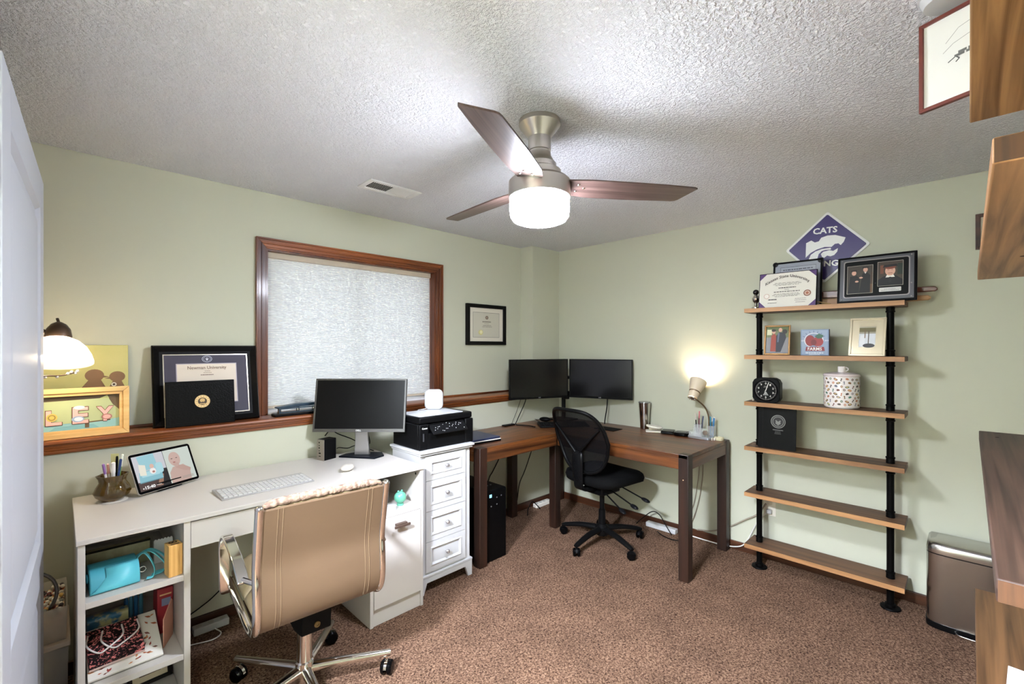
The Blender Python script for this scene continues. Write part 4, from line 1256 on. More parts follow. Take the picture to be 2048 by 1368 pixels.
jr = T('treat_jar', 'white ceramic jar printed with deli foods, mug-shaped lid knob', 'jar', (3.145, 0.510, S3 + 0.001))
ceram = mat('white_ceramic', (232, 226, 224), 0.15, coat=0.3)
G().lathe([(0.078, 0), (0.083, 0.006), (0.084, 0.012), (0.0845, 0.170), (0.082, 0.176)], 40).build('body', ceram, jr)
lid = G().lathe([(0.086, 0.176), (0.088, 0.181), (0.082, 0.190), (0.050, 0.197), (0.018, 0.199), (0.001, 0.199)], 40).build('lid', mat('lid_pinkish', (222, 208, 208), 0.2, coat=0.3), jr)
kn = G().lathe([(0.017, 0.199), (0.018, 0.201), (0.018, 0.231), (0.016, 0.231), (0.015, 0.206), (0.001, 0.206)], 20).build('mug_knob', ceram, lid)
pts = [(0.0, -0.018 - 0.013 * math.sin(R(t)), 0.216 + 0.011 * math.cos(R(t))) for t in range(0, 181, 20)]
G().tube(pts, 0.003, 8).build('mug_handle', ceram, lid)
prints_m = {}
cols = [(128, 96, 60), (176, 112, 84), (70, 120, 104), (60, 48, 44), (110, 60, 52), (110, 112, 130), (84, 74, 70)]
g, ms_ = G(), []
random.seed(5)
def on_jar(a, z, r=0.0851):
    return (r * math.cos(a), r * math.sin(a), z)
cells = 0
for row in range(8):
    for col_ in range(20):
        a0 = 2 * PI * (col_ + 0.5 * (row % 2)) / 20 + random.uniform(-0.03, 0.03)
        z0 = 0.022 + row * 0.020 + random.uniform(-0.003, 0.003)
        rgb = cols[(row * 3 + col_ * 2) % 7]
        m = ink(rgb)
        if m not in ms_:
            ms_.append(m)
        g.m = ms_.index(m)
        kind = (row + col_) % 4
        if kind == 0:
            pl_ = ell(0, 0, 0.0105, 0.006, 12)
        elif kind == 1:
            pl_ = [(-0.004, -0.008), (0.003, -0.008), (0.002, 0.0), (0.005, 0.004), (0.002, 0.009), (-0.003, 0.006), (-0.001, 0.0)]
        elif kind == 2:
            pl_ = [(-0.008, -0.004), (-0.002, -0.006), (0.008, -0.003), (0.007, 0.004), (0.0, 0.006), (-0.007, 0.003)]
        else:
            pl_ = ell(0, 0, 0.006, 0.0065, 10)
        th = random.uniform(-0.6, 0.6)
        g.add([on_jar(a0 + (u * math.cos(th) - v * math.sin(th)) / 0.0851, z0 + u * math.sin(th) + v * math.cos(th)) for u, v in pl_], [tuple(range(len(pl_)))])
        if kind in (0, 3):
            rgb2 = (206, 176, 120) if kind == 0 else (226, 200, 186)
            m = ink(rgb2)
            if m not in ms_:
                ms_.append(m)
            g.m = ms_.index(m)
            pl_ = ell(0, 0.0005, 0.007, 0.003, 10) if kind == 0 else ell(0, 0, 0.003, 0.003, 8)
            g.add([on_jar(a0 + u / 0.0853, z0 + v, 0.0853) for u, v in pl_], [tuple(range(len(pl_)))])
stuff(g.build('food_print', ms_, jr, smooth=0, recalc=False))
random.seed(11)

# fourth shelf: portfolio
S4 = tops[2]
pf = T('document_folder', 'black document folder with a silver seal on the fourth shelf', 'folder', (3.088, 0.827, S4 + 0.003), -90, -4)
G().prism(rrect(-0.103, 0.0, 0.103, 0.248, 0.004), 0, 0.003).build('front_cover', mat('folder_black', (20, 20, 21), 0.45), pf)
bx('pages', ink((224, 222, 216)), pf, -0.1010, 0.098, 0.003, 0.008, 0.002, 0.244)
G().prism(rrect(-0.103, 0.0, 0.103, 0.248, 0.004), 0.008, 0.011).build('back_cover', mat('folder_black', (20, 20, 21)), pf)
bx('spine_crease', mat('crease', (40, 40, 42), 0.4), pf, -0.078, -0.076, -0.0006, 0, 0.002, 0.246)
grey = (120, 120, 118)
dkc = (22, 22, 22)
shp = [(grey, ell(0.008, 0.165, 0.040, n=28)), (dkc, ell(0.008, 0.165, 0.036, n=28)), (grey, ell(0.008, 0.165, 0.030, n=28)), (dkc, ell(0.008, 0.165, 0.027, n=28)), (grey, ell(0.008, 0.157, 0.014, 0.010)), (grey, [(-0.008, 0.172), (0.024, 0.172), (0.014, 0.150), (0.008, 0.140), (0.002, 0.150)]), (dkc, ell(0.008, 0.172, 0.006))]
shp += lines(-0.028, 0.044, (0.112,), 0.004, grey) + lines(-0.015, 0.03, (0.104, 0.097, 0.090), 0.0025, (90, 90, 88))
prints('seal_print', pf, -0.0008, shp, 0.00006)

# wall outlet, dark frame and bin by the right wall
ot = T('wall_outlet', 'cream wall outlet plate behind the pipe shelf post', 'outlet', (WB, 0.925, 0.345), -90)
bx('plate', cream, ot, -0.035, 0.035, -0.005, 0, -0.057, 0.057, 0.002)
for z in (-0.026, 0.026):
    G().prism(ell(0, z, 0.016, n=14), -0.006, -0.004).build('socket', mat('socket_cream', (214, 206, 190), 0.4), ot)
df = framed('wall_picture', 'dark brown framed picture on the right wall behind the planks', (WB, -0.150, 1.892), -90, 0, 0.254, 0.180, 0.018, 0.018, wood('frame_brown', (44, 24, 18), (74, 42, 32), 0, 0.4), 'picture')
sheet(df, -0.0086, -0.109, 0.018, 0.109, 0.162, (196, 186, 170))

bn = T('step_bin', 'stainless steel pedal bin against the right wall', 'trash can', (3.185, -0.010, 0), -90)
def bin_out(k, z, hw=0.163, d0=-0.105, d1=0.105):
    row = []
    for i in range(21):
        t = -1 + 2 * i / 20
        row.append((hw * k * math.copysign(abs(math.sin(t * PI / 2)) ** 0.8, t), d0 * k * (0.50 + 0.50 * (1 - abs(t) ** 3.2)), z))
    row += [(hw * k, d1 * k, z), (-hw * k, d1 * k, z)]
    return row
G().loft([bin_out(1.0, 0.030), bin_out(1.0, 0.368)]).build('body', steel, bn, smooth=0.9)
G().loft([bin_out(1.01, 0), bin_out(1.02, 0.004), bin_out(1.02, 0.030)]).build('base_ring', black_plastic, bn, smooth=0.9)
G().loft([bin_out(0.99, 0.368), bin_out(0.99, 0.373)]).build('lid_gap', black_plastic, bn)
G().loft([bin_out(1.005, 0.373), bin_out(1.005, 0.392), bin_out(0.985, 0.408), bin_out(0.92, 0.420), bin_out(0.75, 0.426)]).build('lid', steel, bn, smooth=0.9)
G().bar(spline([(-0.06, -0.100, 0.012), (-0.04, -0.135, 0.012), (0.04, -0.135, 0.012), (0.06, -0.100, 0.012)], 4), 0.010, 0.006, (0, 0, 1)).build('pedal', chrome, bn)

# ------------------------------------------------------------------ plank shelves on the near wall
pw = [wood('plank_a', (118, 80, 44), (196, 152, 102), 0, 0.5, ring=48), wood('plank_b', (112, 76, 48), (184, 136, 92), 0, 0.5, ring=40), wood('plank_c', (46, 30, 23), (84, 60, 48), 0, 0.55, ring=55), wood('plank_d', (70, 46, 26), (122, 86, 54), 0, 0.55, ring=40)]
kn_m = mat('knot_dark', (58, 34, 20), 0.6)
for k, (x0, x1, y1, z0, z1, lab) in enumerate(((0.045, 1.627, -0.001, 1.962, 2.000, 'topmost thick wooden plank shelf holding the drawn map picture'),
                                              (0.934, 2.516, -0.023, 1.657, 1.695, 'thick wooden plank shelf second from the top on the near wall'),
                                              (1.044, 2.823, -0.030, 0.998, 1.036, 'thick dark wooden plank shelf at chest height on the near wall'),
                                              (1.050, 2.690, -0.016, 0.362, 0.400, 'lowest wooden plank shelf on the near wall, paper lying on it'))):
    o = T('plank_shelf', lab, 'shelf', ((x0 + x1) / 2, WC, z0))
    L = (x1 - x0) / 2
    bx('plank', pw[k], o, -L, L, 0.0, y1 - WC, 0, z1 - z0, 0.003)
    bx('end_grain', wood('end_grain', (44, 26, 14), (92, 58, 32), 2, 0.6, ring=50), o, -L - 0.0015, -L, 0.002, y1 - WC - 0.002, 0.002, z1 - z0 - 0.002)
    random.seed(k)
    for j in range(3):
        x, y, s = random.uniform(-L, L) * 0.9, random.uniform(0.05, 0.23), random.uniform(0.006, 0.012)
        for zz in (-0.0003, z1 - z0 + 0.0003):
            G().add([(x + u, y + v, zz) for u, v in ell(0, 0, s * 1.7, s, 14)], [tuple(range(14))]).build('knot', kn_m, o, recalc=False)
mp_ = T('map_picture', 'red framed map sketch standing on the topmost plank shelf', 'picture', (1.522, -0.058, 2.000), -90 - 23.2)
bars_ring(G(), -0.158, 0.142, 0, 0.225, 0.009, -0.012, 0).build('frame', mat('maroon_frame', (100, 44, 36), 0.4), mp_, 0.001)
bx('backing', white_paint, mp_, -0.149, 0.133, -0.006, -0.001, 0.009, 0.216)
shp = [((226, 224, 220), rect(-0.149, 0.009, 0.133, 0.216))]
def stroke(pts, w, rgb):
    out = []
    for (a, b), (c_, d_) in zip(pts, pts[1:]):
        l = math.hypot(c_ - a, d_ - b) or 1
        nx, ny = -(d_ - b) / l * w, (c_ - a) / l * w
        out.append((rgb, [(a + nx, b + ny), (a - nx, b - ny), (c_ - nx, d_ - ny), (c_ + nx, d_ + ny)]))
    return out
gr = (120, 118, 116)
shp += stroke([(-0.105, 0.150), (-0.080, 0.175), (-0.050, 0.182), (0.0, 0.192), (0.04, 0.186), (0.07, 0.160)], 0.0005, gr) + stroke([(-0.110, 0.128), (-0.090, 0.142), (-0.060, 0.150), (-0.02, 0.152), (0.05, 0.150)], 0.0005, gr) + stroke([(-0.100, 0.100), (-0.085, 0.108), (-0.078, 0.100), (-0.085, 0.094)], 0.0012, (70, 70, 70))
shp += lines(-0.100, 0.06, (0.106, 0.112), 0.006, (104, 102, 100))
prints('map_drawing', mp_, -0.0064, shp, 0.00004)
pp_ = T('paper_sheet', 'white sheet of paper lying on the lowest plank shelf', 'paper', (1.97, -0.165, 0.4005), -4)
G().prism([(-0.13, -0.10), (0.13, -0.10), (0.13, 0.088), (-0.13, 0.088)], 0, 0.0008, 'z').build('sheet', mat('paper_white', (226, 224, 222), 0.6), pp_)
# ------------------------------------------------------------------ things on the white desk
WD = 0.755
mn = T('computer_monitor', 'grey-bezelled monitor with silver neck on the white desk', 'monitor', (1.255, 2.520, WD), -45)
MS = Matrix.Translation((0.012, -0.070, 0.156)) @ Matrix.Rotation(R(-10), 4, 'X')
mw, mh = 0.528, 0.306
G().box(-mw / 2, mw / 2, 0, 0.022, 0, mh, MS).build('housing', bez, mn, 0.003)
gb = mat('bezel_grey', (70, 68, 64), 0.4)
q = bars_ring(G(), -mw / 2, mw / 2, 0, mh, 0.010, -0.003, 0.0)
G().add(q.v, q.f, MS).build('bezel', gb, mn, 0.001)
G().box(-mw / 2 + 0.010, mw / 2 - 0.010, -0.0015, 0, 0.018, mh - 0.010, MS).build('screen', mat('screen_grey', (34, 33, 31), 0.3), mn)
G().box(-mw / 2 + 0.010, mw / 2 - 0.010, -0.0028, 0, 0.010, 0.018, MS).build('chin', gb, mn)
text('brand_lettering', mn, 'DELL', 0.030, 0.009, 0.0, 0.009, -0.0036, mat('silver_print', (205, 205, 205)), M=MS, bold=0.03)
g = G().prism([(-0.118, -0.030), (0.102, -0.068), (0.138, 0.0), (0.105, 0.075), (-0.040, 0.075), (-0.100, 0.030)], 0, 0.010, 'z')
g.build('stand_base', mat('stand_blue_black', (34, 40, 54), 0.35), mn, 0.003)
g = G().loft([[(-0.036, -0.004, 0.010), (0.052, -0.004, 0.010), (0.052, 0.020, 0.010), (-0.036, 0.020, 0.010)], [(-0.028, -0.014, 0.10), (0.048, -0.014, 0.10), (0.048, 0.008, 0.10), (-0.028, 0.008, 0.10)], [(-0.026, -0.022, 0.24), (0.046, -0.022, 0.24), (0.046, 0.000, 0.24), (-0.026, 0.000, 0.24)]])
g.build('stand_neck', mat('neck_silver', (170, 168, 166), 0.3, 0.8), mn, 0.003)
mp2 = T('mini_computer', 'small upright black mini computer with silver front beside monitor', 'computer', (1.048, 2.590, WD), -74)
bx('case', black_plastic, mp2, -0.030, 0.030, 0.004, 0.085, 0, 0.118, 0.003)
fr = bx('front_panel', mat('mini_silver', (152, 144, 136), 0.35, 0.6), mp2, -0.030, 0.030, 0, 0.004, 0, 0.118, 0.001)
for k in range(6):
    z = 0.022 + k * 0.015
    bx('port', black_matte, fr, -0.012, -0.004 if k > 1 else 0.004, -0.0006, 0, z, z + (0.007 if k % 2 else 0.004))
cable('monitor_cable', 'black cable looping behind the silver monitor neck', [(1.10, 2.650, 0.88), (1.15, 2.69, 0.90), (1.20, 2.69, 0.87), (1.28, 2.685, 0.83), (1.36, 2.69, 0.78), (1.385, 2.66, 0.79), (1.375, 2.66, 0.86), (1.37, 2.67, 0.93)], 0.003, cable_black)
cable('monitor_cable', 'black cable curling from mini computer across the desk back', [(1.160, 2.625, 0.800), (1.19, 2.66, 0.795), (1.25, 2.675, 0.780), (1.30, 2.67, 0.790), (1.34, 2.64, 0.775), (1.37, 2.58, 0.760)], 0.0025, cable_black)
white_key = mat('key_white', (200, 199, 197), 0.45)
alum = mat('aluminium', (168, 166, 164), 0.4, 0.2)
keyboard('keyboard', 'slim white keyboard on the white desk', (0.675, 2.205, WD), 1.5, 0.385, 0.160, alum, white_key, 6, 20, 0.008)
ms2 = T('mouse', 'white mouse on the white desk', 'mouse', (1.060, 2.275, WD), -38)
G().ball((0, 0, 0.0185), 0.046, 16, 8, (0.72, 1.1, 0.36)).build('shell', mat('mouse_white', (200, 194, 184), 0.3), ms2, smooth=1.2)
G().prism(ell(0, 0, 0.030, 0.046, 20), 0, 0.004, 'z').build('sole', mat('mouse_white', (232, 226, 214)), ms2)

# tablet display with two baby photographs on screen
tbq = T('tablet_display', 'tablet showing baby photographs and the time 15:40', 'tablet', (0.362, 2.555, WD + 0.010), 28, -24)
tw_, th_ = 0.272, 0.180
G().prism(rrect(-tw_ / 2, 0, tw_ / 2, th_, 0.012), 0, 0.008).build('body', mat('tablet_case', (206, 200, 188), 0.3, 0.3), tbq)
G().flat(rrect(-tw_ / 2 + 0.001, 0.001, tw_ / 2 - 0.001, th_ - 0.001, 0.011), -0.0004).build('bezel', black_gloss, tbq, recalc=False)
SCR = {}
def glow(rgb):
    k = 'lit_%d_%d_%d' % rgb
    return mat(k, (0, 0, 0), 0.3, emit=(rgb, 0.27))
def lit(name, parent, y, shapes, step=0.00006):
    g, ms = G(), []
    for i, (rgb, poly) in enumerate(shapes):
        m = glow(rgb)
        if m not in ms:
            ms.append(m)
        g.m = ms.index(m)
        g.flat(poly, y - step * i)
    return g.build(name, ms, parent, smooth=0, recalc=False)
a, b, zl, zh = -0.125, 0.125, 0.012, 0.168
shp = [((196, 196, 202), rect(a, zl, 0.004, zh)), ((70, 50, 44), rect(a, zl, 0.004, 0.052)), ((30, 28, 28), rect(-0.04, 0.012, 0.004, 0.09)), ((150, 112, 92), [(-0.052, 0.020), (-0.030, 0.016), (-0.014, 0.066), (-0.028, 0.070)]),
       ((150, 196, 206), [(-0.106, 0.165), (-0.035, 0.168), (-0.030, 0.100), (-0.098, 0.098)]), ((132, 184, 196), [(-0.118, 0.046), (-0.020, 0.050), (-0.018, 0.098), (-0.112, 0.094)]), ((168, 210, 218), [(-0.104, 0.070), (-0.030, 0.070), (-0.030, 0.092), (-0.104, 0.092)]), ((168, 210, 218), rrect(-0.040, 0.074, -0.010, 0.122, 0.010)), ((96, 140, 152), rect(-0.116, 0.046, -0.022, 0.050)),
       ((226, 222, 206), [(-0.110, 0.080), (-0.084, 0.076), (-0.080, 0.122), (-0.106, 0.130)]), ((236, 230, 226), ell(-0.055, 0.090, 0.013, 0.014)), ((214, 176, 160), ell(-0.055, 0.112, 0.009, 0.010)), ((170, 120, 110), ell(-0.053, 0.086, 0.006, 0.005)),
       ((198, 206, 198), rect(0.005, zl, b, zh)), ((184, 160, 150), ell(0.055, 0.034, 0.046, 0.044, 24, 0, 360)), ((190, 162, 152), [(0.010, 0.012), (0.100, 0.012), (0.104, 0.060), (0.080, 0.088), (0.030, 0.084), (0.012, 0.060)]), ((196, 168, 158), ell(0.048, 0.120, 0.026, 0.034)), ((184, 152, 142), [(0.048, 0.092), (0.086, 0.080), (0.110, 0.062), (0.104, 0.050), (0.076, 0.058), (0.044, 0.078)]), ((190, 160, 150), ell(0.049, 0.094, 0.013, 0.011)),
       ((90, 70, 66), rect(0.032, 0.122, 0.040, 0.125)), ((90, 70, 66), rect(0.054, 0.122, 0.062, 0.125)), ((168, 110, 104), ell(0.043, 0.105, 0.006, 0.003)), ((160, 150, 142), rect(0.060, 0.022, 0.112, 0.025)), ((160, 150, 142), rect(0.060, 0.028, 0.112, 0.031)), ((236, 232, 226), ell(-0.112, 0.022, 0.003)), ((170, 160, 156), rect(-0.058, 0.022, -0.036, 0.026))]
clip = [(c_, [(min(max(u, a), b), min(max(v, zl), zh)) for u, v in p]) for c_, p in shp]
lit('screen_image', tbq, -0.0007, clip)
text('clock_digits', tbq, '15:40', 0.042, 0.014, -0.084, 0.024, -0.0024, glow((244, 244, 244)), bold=0.03)
dk2 = G().prism([(0.004, -0.008), (0.010, 0.030), (0.085, 0.004), (0.085, -0.008)], -0.055, 0.055, 'x', Matrix.Rotation(R(24), 4, 'X'))
dk2.build('stand', black_plastic, tbq, 0.003)

# amber glass vase with pens
vs_ = T('glass_vase', 'amber brown glass vase used as a pen pot', 'vase', (0.160, 2.535, WD + 0.003))
amber = mat('amber_glass', (128, 96, 36), 0.06, trans=0.75, coat=0.4)
def lobed(r, z, k):
    return [(r * (1 + 0.05 * k * math.cos(6 * 2 * PI * i / 36)) * math.cos(2 * PI * i / 36), r * (1 + 0.05 * k * math.cos(6 * 2 * PI * i / 36)) * math.sin(2 * PI * i / 36), z) for i in range(36)]
G().loft([lobed(0.036, 0, 0), lobed(0.040, 0.006, 0.2), lobed(0.054, 0.018, 0.6), lobed(0.060, 0.036, 1), lobed(0.052, 0.058, 1), lobed(0.042, 0.076, 1), lobed(0.044, 0.090, 1), lobed(0.052, 0.106, 1.2), lobed(0.049, 0.106, 1.2), lobed(0.040, 0.088, 1), lobed(0.038, 0.076, 1), lobed(0.048, 0.056, 1), lobed(0.055, 0.036, 1), lobed(0.030, 0.012, 0)], True, True).build('glass', amber, vs_, smooth=1.0)
tag(G().lathe([(0.050, 0), (0.051, 0.002), (0.048, 0.003)], 28, (0.160, 2.535, WD)).build('coaster', cream, None), 'thin pale round coaster under the amber vase', 'coaster')
gp = 'pens in the amber vase'
for dx, dy, l, tx, ty, c1, c2, kind, lab in (
        (-0.020, -0.012, 0.140, 0.10, -0.24, (226, 220, 214), (150, 110, 170), 'pen', 'white pen with a purple cap in the amber vase'),
        (-0.010, 0.010, 0.132, -0.06, -0.12, (228, 222, 218), (216, 160, 150), 'pen', 'white pen with a pinkish cap in the amber vase'),
        (0.002, -0.014, 0.140, 0.10, 0.00, (232, 228, 220), (238, 232, 226), 'marker', 'plain white marker in the amber vase'),
        (0.012, 0.010, 0.160, -0.05, 0.10, (22, 22, 24), (26, 26, 28), 'pen', 'black pen in the amber vase'),
        (0.018, -0.008, 0.150, 0.10, 0.18, (60, 84, 130), (40, 62, 110), 'pen', 'blue pen in the amber vase'),
        (0.022, 0.012, 0.165, -0.08, 0.22, (120, 176, 70), (232, 236, 220), 'pen', 'green and white pen in the amber vase')):
    pen_thing(lab, (0.160 + dx * 0.5, 2.535 + dy * 0.5, WD + 0.020), 0, l, tx * 0.6, ty * 0.6, c1, c2, gp, 0.0045 if kind == 'pen' else 0.007, kind)
rl = T('ruler', 'clear yellowish ruler standing in the amber vase', 'ruler', (0.168, 2.548, WD + 0.020), -30)
G().prism(rect(-0.014, 0, 0.014, 0.172), -0.001, 0.001).build('strip', mat('ruler_clear', (216, 214, 150), 0.2, alpha=0.6), rl)

# printer on the narrow cabinet
pr = T('printer', 'black inkjet printer with a white lid panel on the narrow cabinet', 'printer', (1.432, 2.172, 0.812))
pb = mat('printer_black', (24, 24, 26), 0.32)
bx('body', pb, pr, 0, 0.392, 0.020, 0.285, 0, 0.146, 0.006)
bx('front_panel', pb, pr, 0.062, 0.330, 0.004, 0.020, 0.0, 0.090, 0.003)
bx('side_cheek', pb, pr, 0.0, 0.062, 0.0, 0.020, 0, 0.146, 0.006)
bx('side_cheek', pb, pr, 0.330, 0.392, 0.0, 0.020, 0, 0.146, 0.006)
bx('output_slot', black_gloss, pr, 0.066, 0.326, 0.012, 0.020, 0.090, 0.140)
cp = G().prism([(-0.030, 0.086), (-0.034, 0.092), (0.018, 0.142), (0.020, 0.134)], 0.072, 0.322, 'x').build('control_panel', mat('panel_black', (34, 34, 36), 0.35), pr, 0.001)
g = G()
random.seed(3)
for k in range(22):
    t = random.uniform(0.15, 0.9)
    x = 0.095 + 0.205 * k / 21
    g.ball((x, -0.034 + 0.052 * t - 0.0008, 0.092 + 0.050 * t + 0.0008), 0.0022, 6, 4)
stuff(g.build('button_marks', ink((220, 220, 224)), cp))
text('brand_lettering', pr, 'Canon', 0.036, 0.010, 0.034, 0.124, -0.0008, ink((226, 226, 226)), bold=0.02)
bx('card_slot', mat('slot_grey', (60, 60, 62), 0.3), pr, 0.022, 0.030, -0.0008, 0, 0.050, 0.095)
ldp = bx('scanner_lid', pb, pr, 0.004, 0.388, 0.006, 0.282, 0.148, 0.186, 0.008)
G().prism(rrect(0.020, 0.030, 0.345, 0.262, 0.02), 0.186, 0.1875, 'z').build('lid_panel', mat('lid_white', (196, 198, 202), 0.35), ldp)
rt = T('wifi_router', 'white rounded square wifi router standing on the printer lid', 'router', (1.700, 2.415, 0.9985), -40)
wr = mat('router_white', (198, 198, 200), 0.25, coat=0.3)
g = G()
rg = []
for y, k in ((-0.026, 0.80), (-0.024, 0.92), (-0.012, 1.0), (0.012, 1.0), (0.026, 0.90), (0.030, 0.74)):
    rg.append([(u, y, 0.064 + v) for u, v in rrect(-0.058 * k, -0.064 * k, 0.058 * k, 0.064 * k, 0.032 * k, 5)])
g.loft(rg).build('shell', wr, rt, smooth=1.0)
cable('router_cable', 'thin white cable from the wifi router over the printer lid', [(1.690, 2.435, 1.010), (1.64, 2.442, 1.003), (1.61, 2.46, 0.996), (1.59, 2.475, 0.96), (1.58, 2.49, 0.90)], 0.0022, cable_white)

# ------------------------------------------------------------------ things on the window ledge
SZ = 1.006
hp = T('hole_punch', 'dark teal three-hole punch on the window ledge', 'hole punch', (0.965, 2.750, SZ))
teal = mat('punch_teal', (36, 58, 74), 0.35)
bx('base', mat('punch_dark', (30, 30, 34), 0.4), hp, -0.115, 0.150, -0.030, 0.035, 0, 0.014, 0.004)
G().prism([(-0.100, 0.044), (0.140, 0.050), (0.150, 0.058), (0.10, 0.066), (0.0, 0.064), (-0.060, 0.056), (-0.100, 0.052)], -0.024, 0.028).build('handle', teal, hp, 0.003)
q = bars_ring(G(), -0.092, 0.120, 0.018, 0.046, 0.006, -0.030, -0.022)
q.build('lever_frame', teal, hp, 0.001)
for x in (-0.080, 0.02, 0.110):
    G().lathe([(0.009, 0.014), (0.009, 0.044)], 12, (x, 0.004, 0)).build('punch_head', steel, hp)

nfr = T('framed_diploma', 'large black framed university diploma with navy mat beside the window', 'diploma', (0.551, 2.768, SZ), 0, -10.5)
nw, nh, nt_ = 0.462, 0.402, 0.030
fblk = mat('frame_black_satin', (26, 24, 24), 0.3)
fl_ = lambda i, y: [(-nw / 2 + i, y, i), (nw / 2 - i, y, i), (nw / 2 - i, y, nh - i), (-nw / 2 + i, y, nh - i)]
G().loft([fl_(0, 0), fl_(0, -0.020), fl_(0.006, -0.030), fl_(0.030, -0.012), fl_(0.044, -0.010), fl_(0.044, 0)], True, False).build('frame', fblk, nfr, smooth=0.4)
bars_ring(G(), -nw / 2 + 0.044, nw / 2 - 0.044, 0.044, nh - 0.044, 0.0045, -0.0095, -0.001).build('silver_lip', mat('lip_silver', (214, 206, 190), 0.25, 0.6), nfr)
bx('mat_board', mat('navy_mat', (52, 48, 66), 0.6), nfr, -nw / 2 + 0.0485, nw / 2 - 0.0485, -0.007, -0.001, 0.0485, nh - 0.0485)
shp = [((176, 166, 176), rect(-0.134, 0.100, 0.134, 0.310)), ((222, 208, 192), rect(-0.130, 0.104, 0.130, 0.306))]
shp += lines(-0.018, 0.018, (0.268,), 0.003, (150, 130, 116)) + lines(-0.026, 0.026, (0.259,), 0.003, (150, 130, 116)) + lines(-0.034, 0.030, (0.247,), 0.005, (128, 106, 94))
prints('diploma_sheet', nfr, -0.0074, shp, 0.00006)
shp = [((160, 164, 182), ell(0.0, 0.333, 0.023, 0.018, 24)), ((52, 48, 66), ell(0.0, 0.333, 0.020, 0.0155, 24)), ((160, 164, 182), ell(0.0, 0.333, 0.0165, 0.0125, 24)), ((52, 48, 66), ell(0, 0.333, 0.0145, 0.0110, 24)), ((190, 192, 204), [(-0.009, 0.337), (-0.003, 0.334), (0, 0.342), (0.003, 0.334), (0.009, 0.337), (0.004, 0.329), (0.002, 0.325), (-0.002, 0.325), (-0.004, 0.329)])]
prints('seal', nfr, -0.0074, shp, 0.00006)
text('heading', nfr, 'Newman University', 0.172, 0.022, 0.0, 0.285, -0.0090, ink((128, 104, 90)), bold=0.012)
dc = T('diploma_cover', 'black leather diploma cover with a gold seal leaning on a frame', 'diploma cover', (0.510, 2.722, SZ), 0, -6)
lthr = mat('black_leather', (18, 18, 19), 0.3, bump=(160, 0.35, 0.003))
bx('back_board', lthr, dc, -0.147, 0.147, 0.008, 0.014, 0, 0.222, 0.002)
bx('lining', mat('lining_cream', (206, 190, 160), 0.6), dc, -0.1475, 0.140, 0.005, 0.008, 0.002, 0.220)
fc = bx('front_board', lthr, dc, -0.147, 0.147, -0.003, 0.005, 0, 0.222, 0.003)
bars_ring(G(), -0.130, 0.130, 0.016, 0.206, 0.0015, -0.0038, -0.003).build('tooled_line', mat('tooling', (44, 42, 42), 0.3), fc)
gold, gdk = (206, 170, 110), (60, 46, 30)
shp = [(gold, ell(0.004, 0.118, 0.033, 0.032, 28)), ((226, 196, 140), ell(0.004, 0.118, 0.031, 0.030, 28)), (gold, ell(0.004, 0.118, 0.022, 0.021, 28)), (gdk, ell(0.004, 0.118, 0.019, 0.018, 28)), (gold, ell(0.004, 0.123, 0.011, 0.010)), (gold, rect(-0.008, 0.104, 0.016, 0.108)), (gdk, rect(0.001, 0.112, 0.008, 0.116))]
for k in range(14):
    aa = 2 * PI * k / 14
    shp.append(((120, 92, 56), ell(0.004 + 0.0265 * math.cos(aa), 0.118 + 0.0255 * math.sin(aa), 0.002, n=6)))
prints('gold_seal', fc, -0.0036, shp, 0.00006)

pine = wood('pale_pine', (206, 162, 96), (232, 194, 130), 0, 0.45)
nmf = T('letter_shadow_box', 'pale pine shadow-box frame with pink animal letters on the ledge', 'picture frame', (0.029, 2.736, SZ), 0, -3)
fw, fh = 0.400, 0.213
bars_ring(G(), -fw / 2, fw / 2, 0, fh, 0.022, -0.030, 0.0).build('frame', pine, nmf, 0.002)
bars_ring(G(), -fw / 2 + 0.022, fw / 2 - 0.022, 0.022, fh - 0.022, 0.012, -0.024, -0.002).build('inner_frame', pine, nmf, 0.001)
bx('backing', mat('backing_green', (176, 186, 140), 0.7), nmf, -fw / 2 + 0.034, fw / 2 - 0.034, -0.006, -0.001, 0.034, fh - 0.034)
brn, aqua = (98, 80, 56), (140, 186, 186)
x1, z0, z1 = fw / 2 - 0.034, 0.034, fh - 0.034
shp = [(brn, [(-x1, z1), (x1, z1), (x1, z1 - 0.014), (-x1, z1 - 0.022)]), (brn, [(x1, z1), (x1, z1 - 0.070), (x1 - 0.022, z1 - 0.045), (x1 - 0.036, z1 - 0.016)]), ((190, 196, 130), [(x1 - 0.070, z1 - 0.018), (x1 - 0.040, z1 - 0.003), (x1 - 0.034, z1 - 0.018)]), (aqua, [(-x1, z0), (x1, z0), (x1, z0 + 0.038), (x1 - 0.05, z0 + 0.030), (-x1, z0 + 0.026)]), ((120, 172, 180), [(-0.06, z0), (0.10, z0), (0.08, z0 + 0.018), (-0.04, z0 + 0.016)]), (brn, rect(0.052, z0 + 0.004, 0.066, z0 + 0.036)), (brn, [(0.066, z0 + 0.030), (x1 - 0.03, z0 + 0.034), (x1 - 0.03, z0 + 0.029), (0.066, z0 + 0.025)])]
prints('painted_scene', nmf, -0.0064, shp, 0.00006)
pk1, dk1 = mat('letter_pink', (232, 176, 168), 0.6), mat('letter_outline', (96, 60, 46), 0.6)
for s_, cx_, w1, h1, v1 in (('L', -0.062 + 0.018, 0.048, 0.062, 0.090), ('E', 0.044 - 0.006, 0.050, 0.070, 0.094), ('Y', 0.118, 0.056, 0.064, 0.094)):
    text('letter_outline', nmf, s_, w1 + 0.005, h1 + 0.005, cx_, v1, -0.0090, dk1, bold=0.045)
    text('letter', nmf, s_, w1, h1, cx_, v1, -0.0094, pk1, bold=0.03)
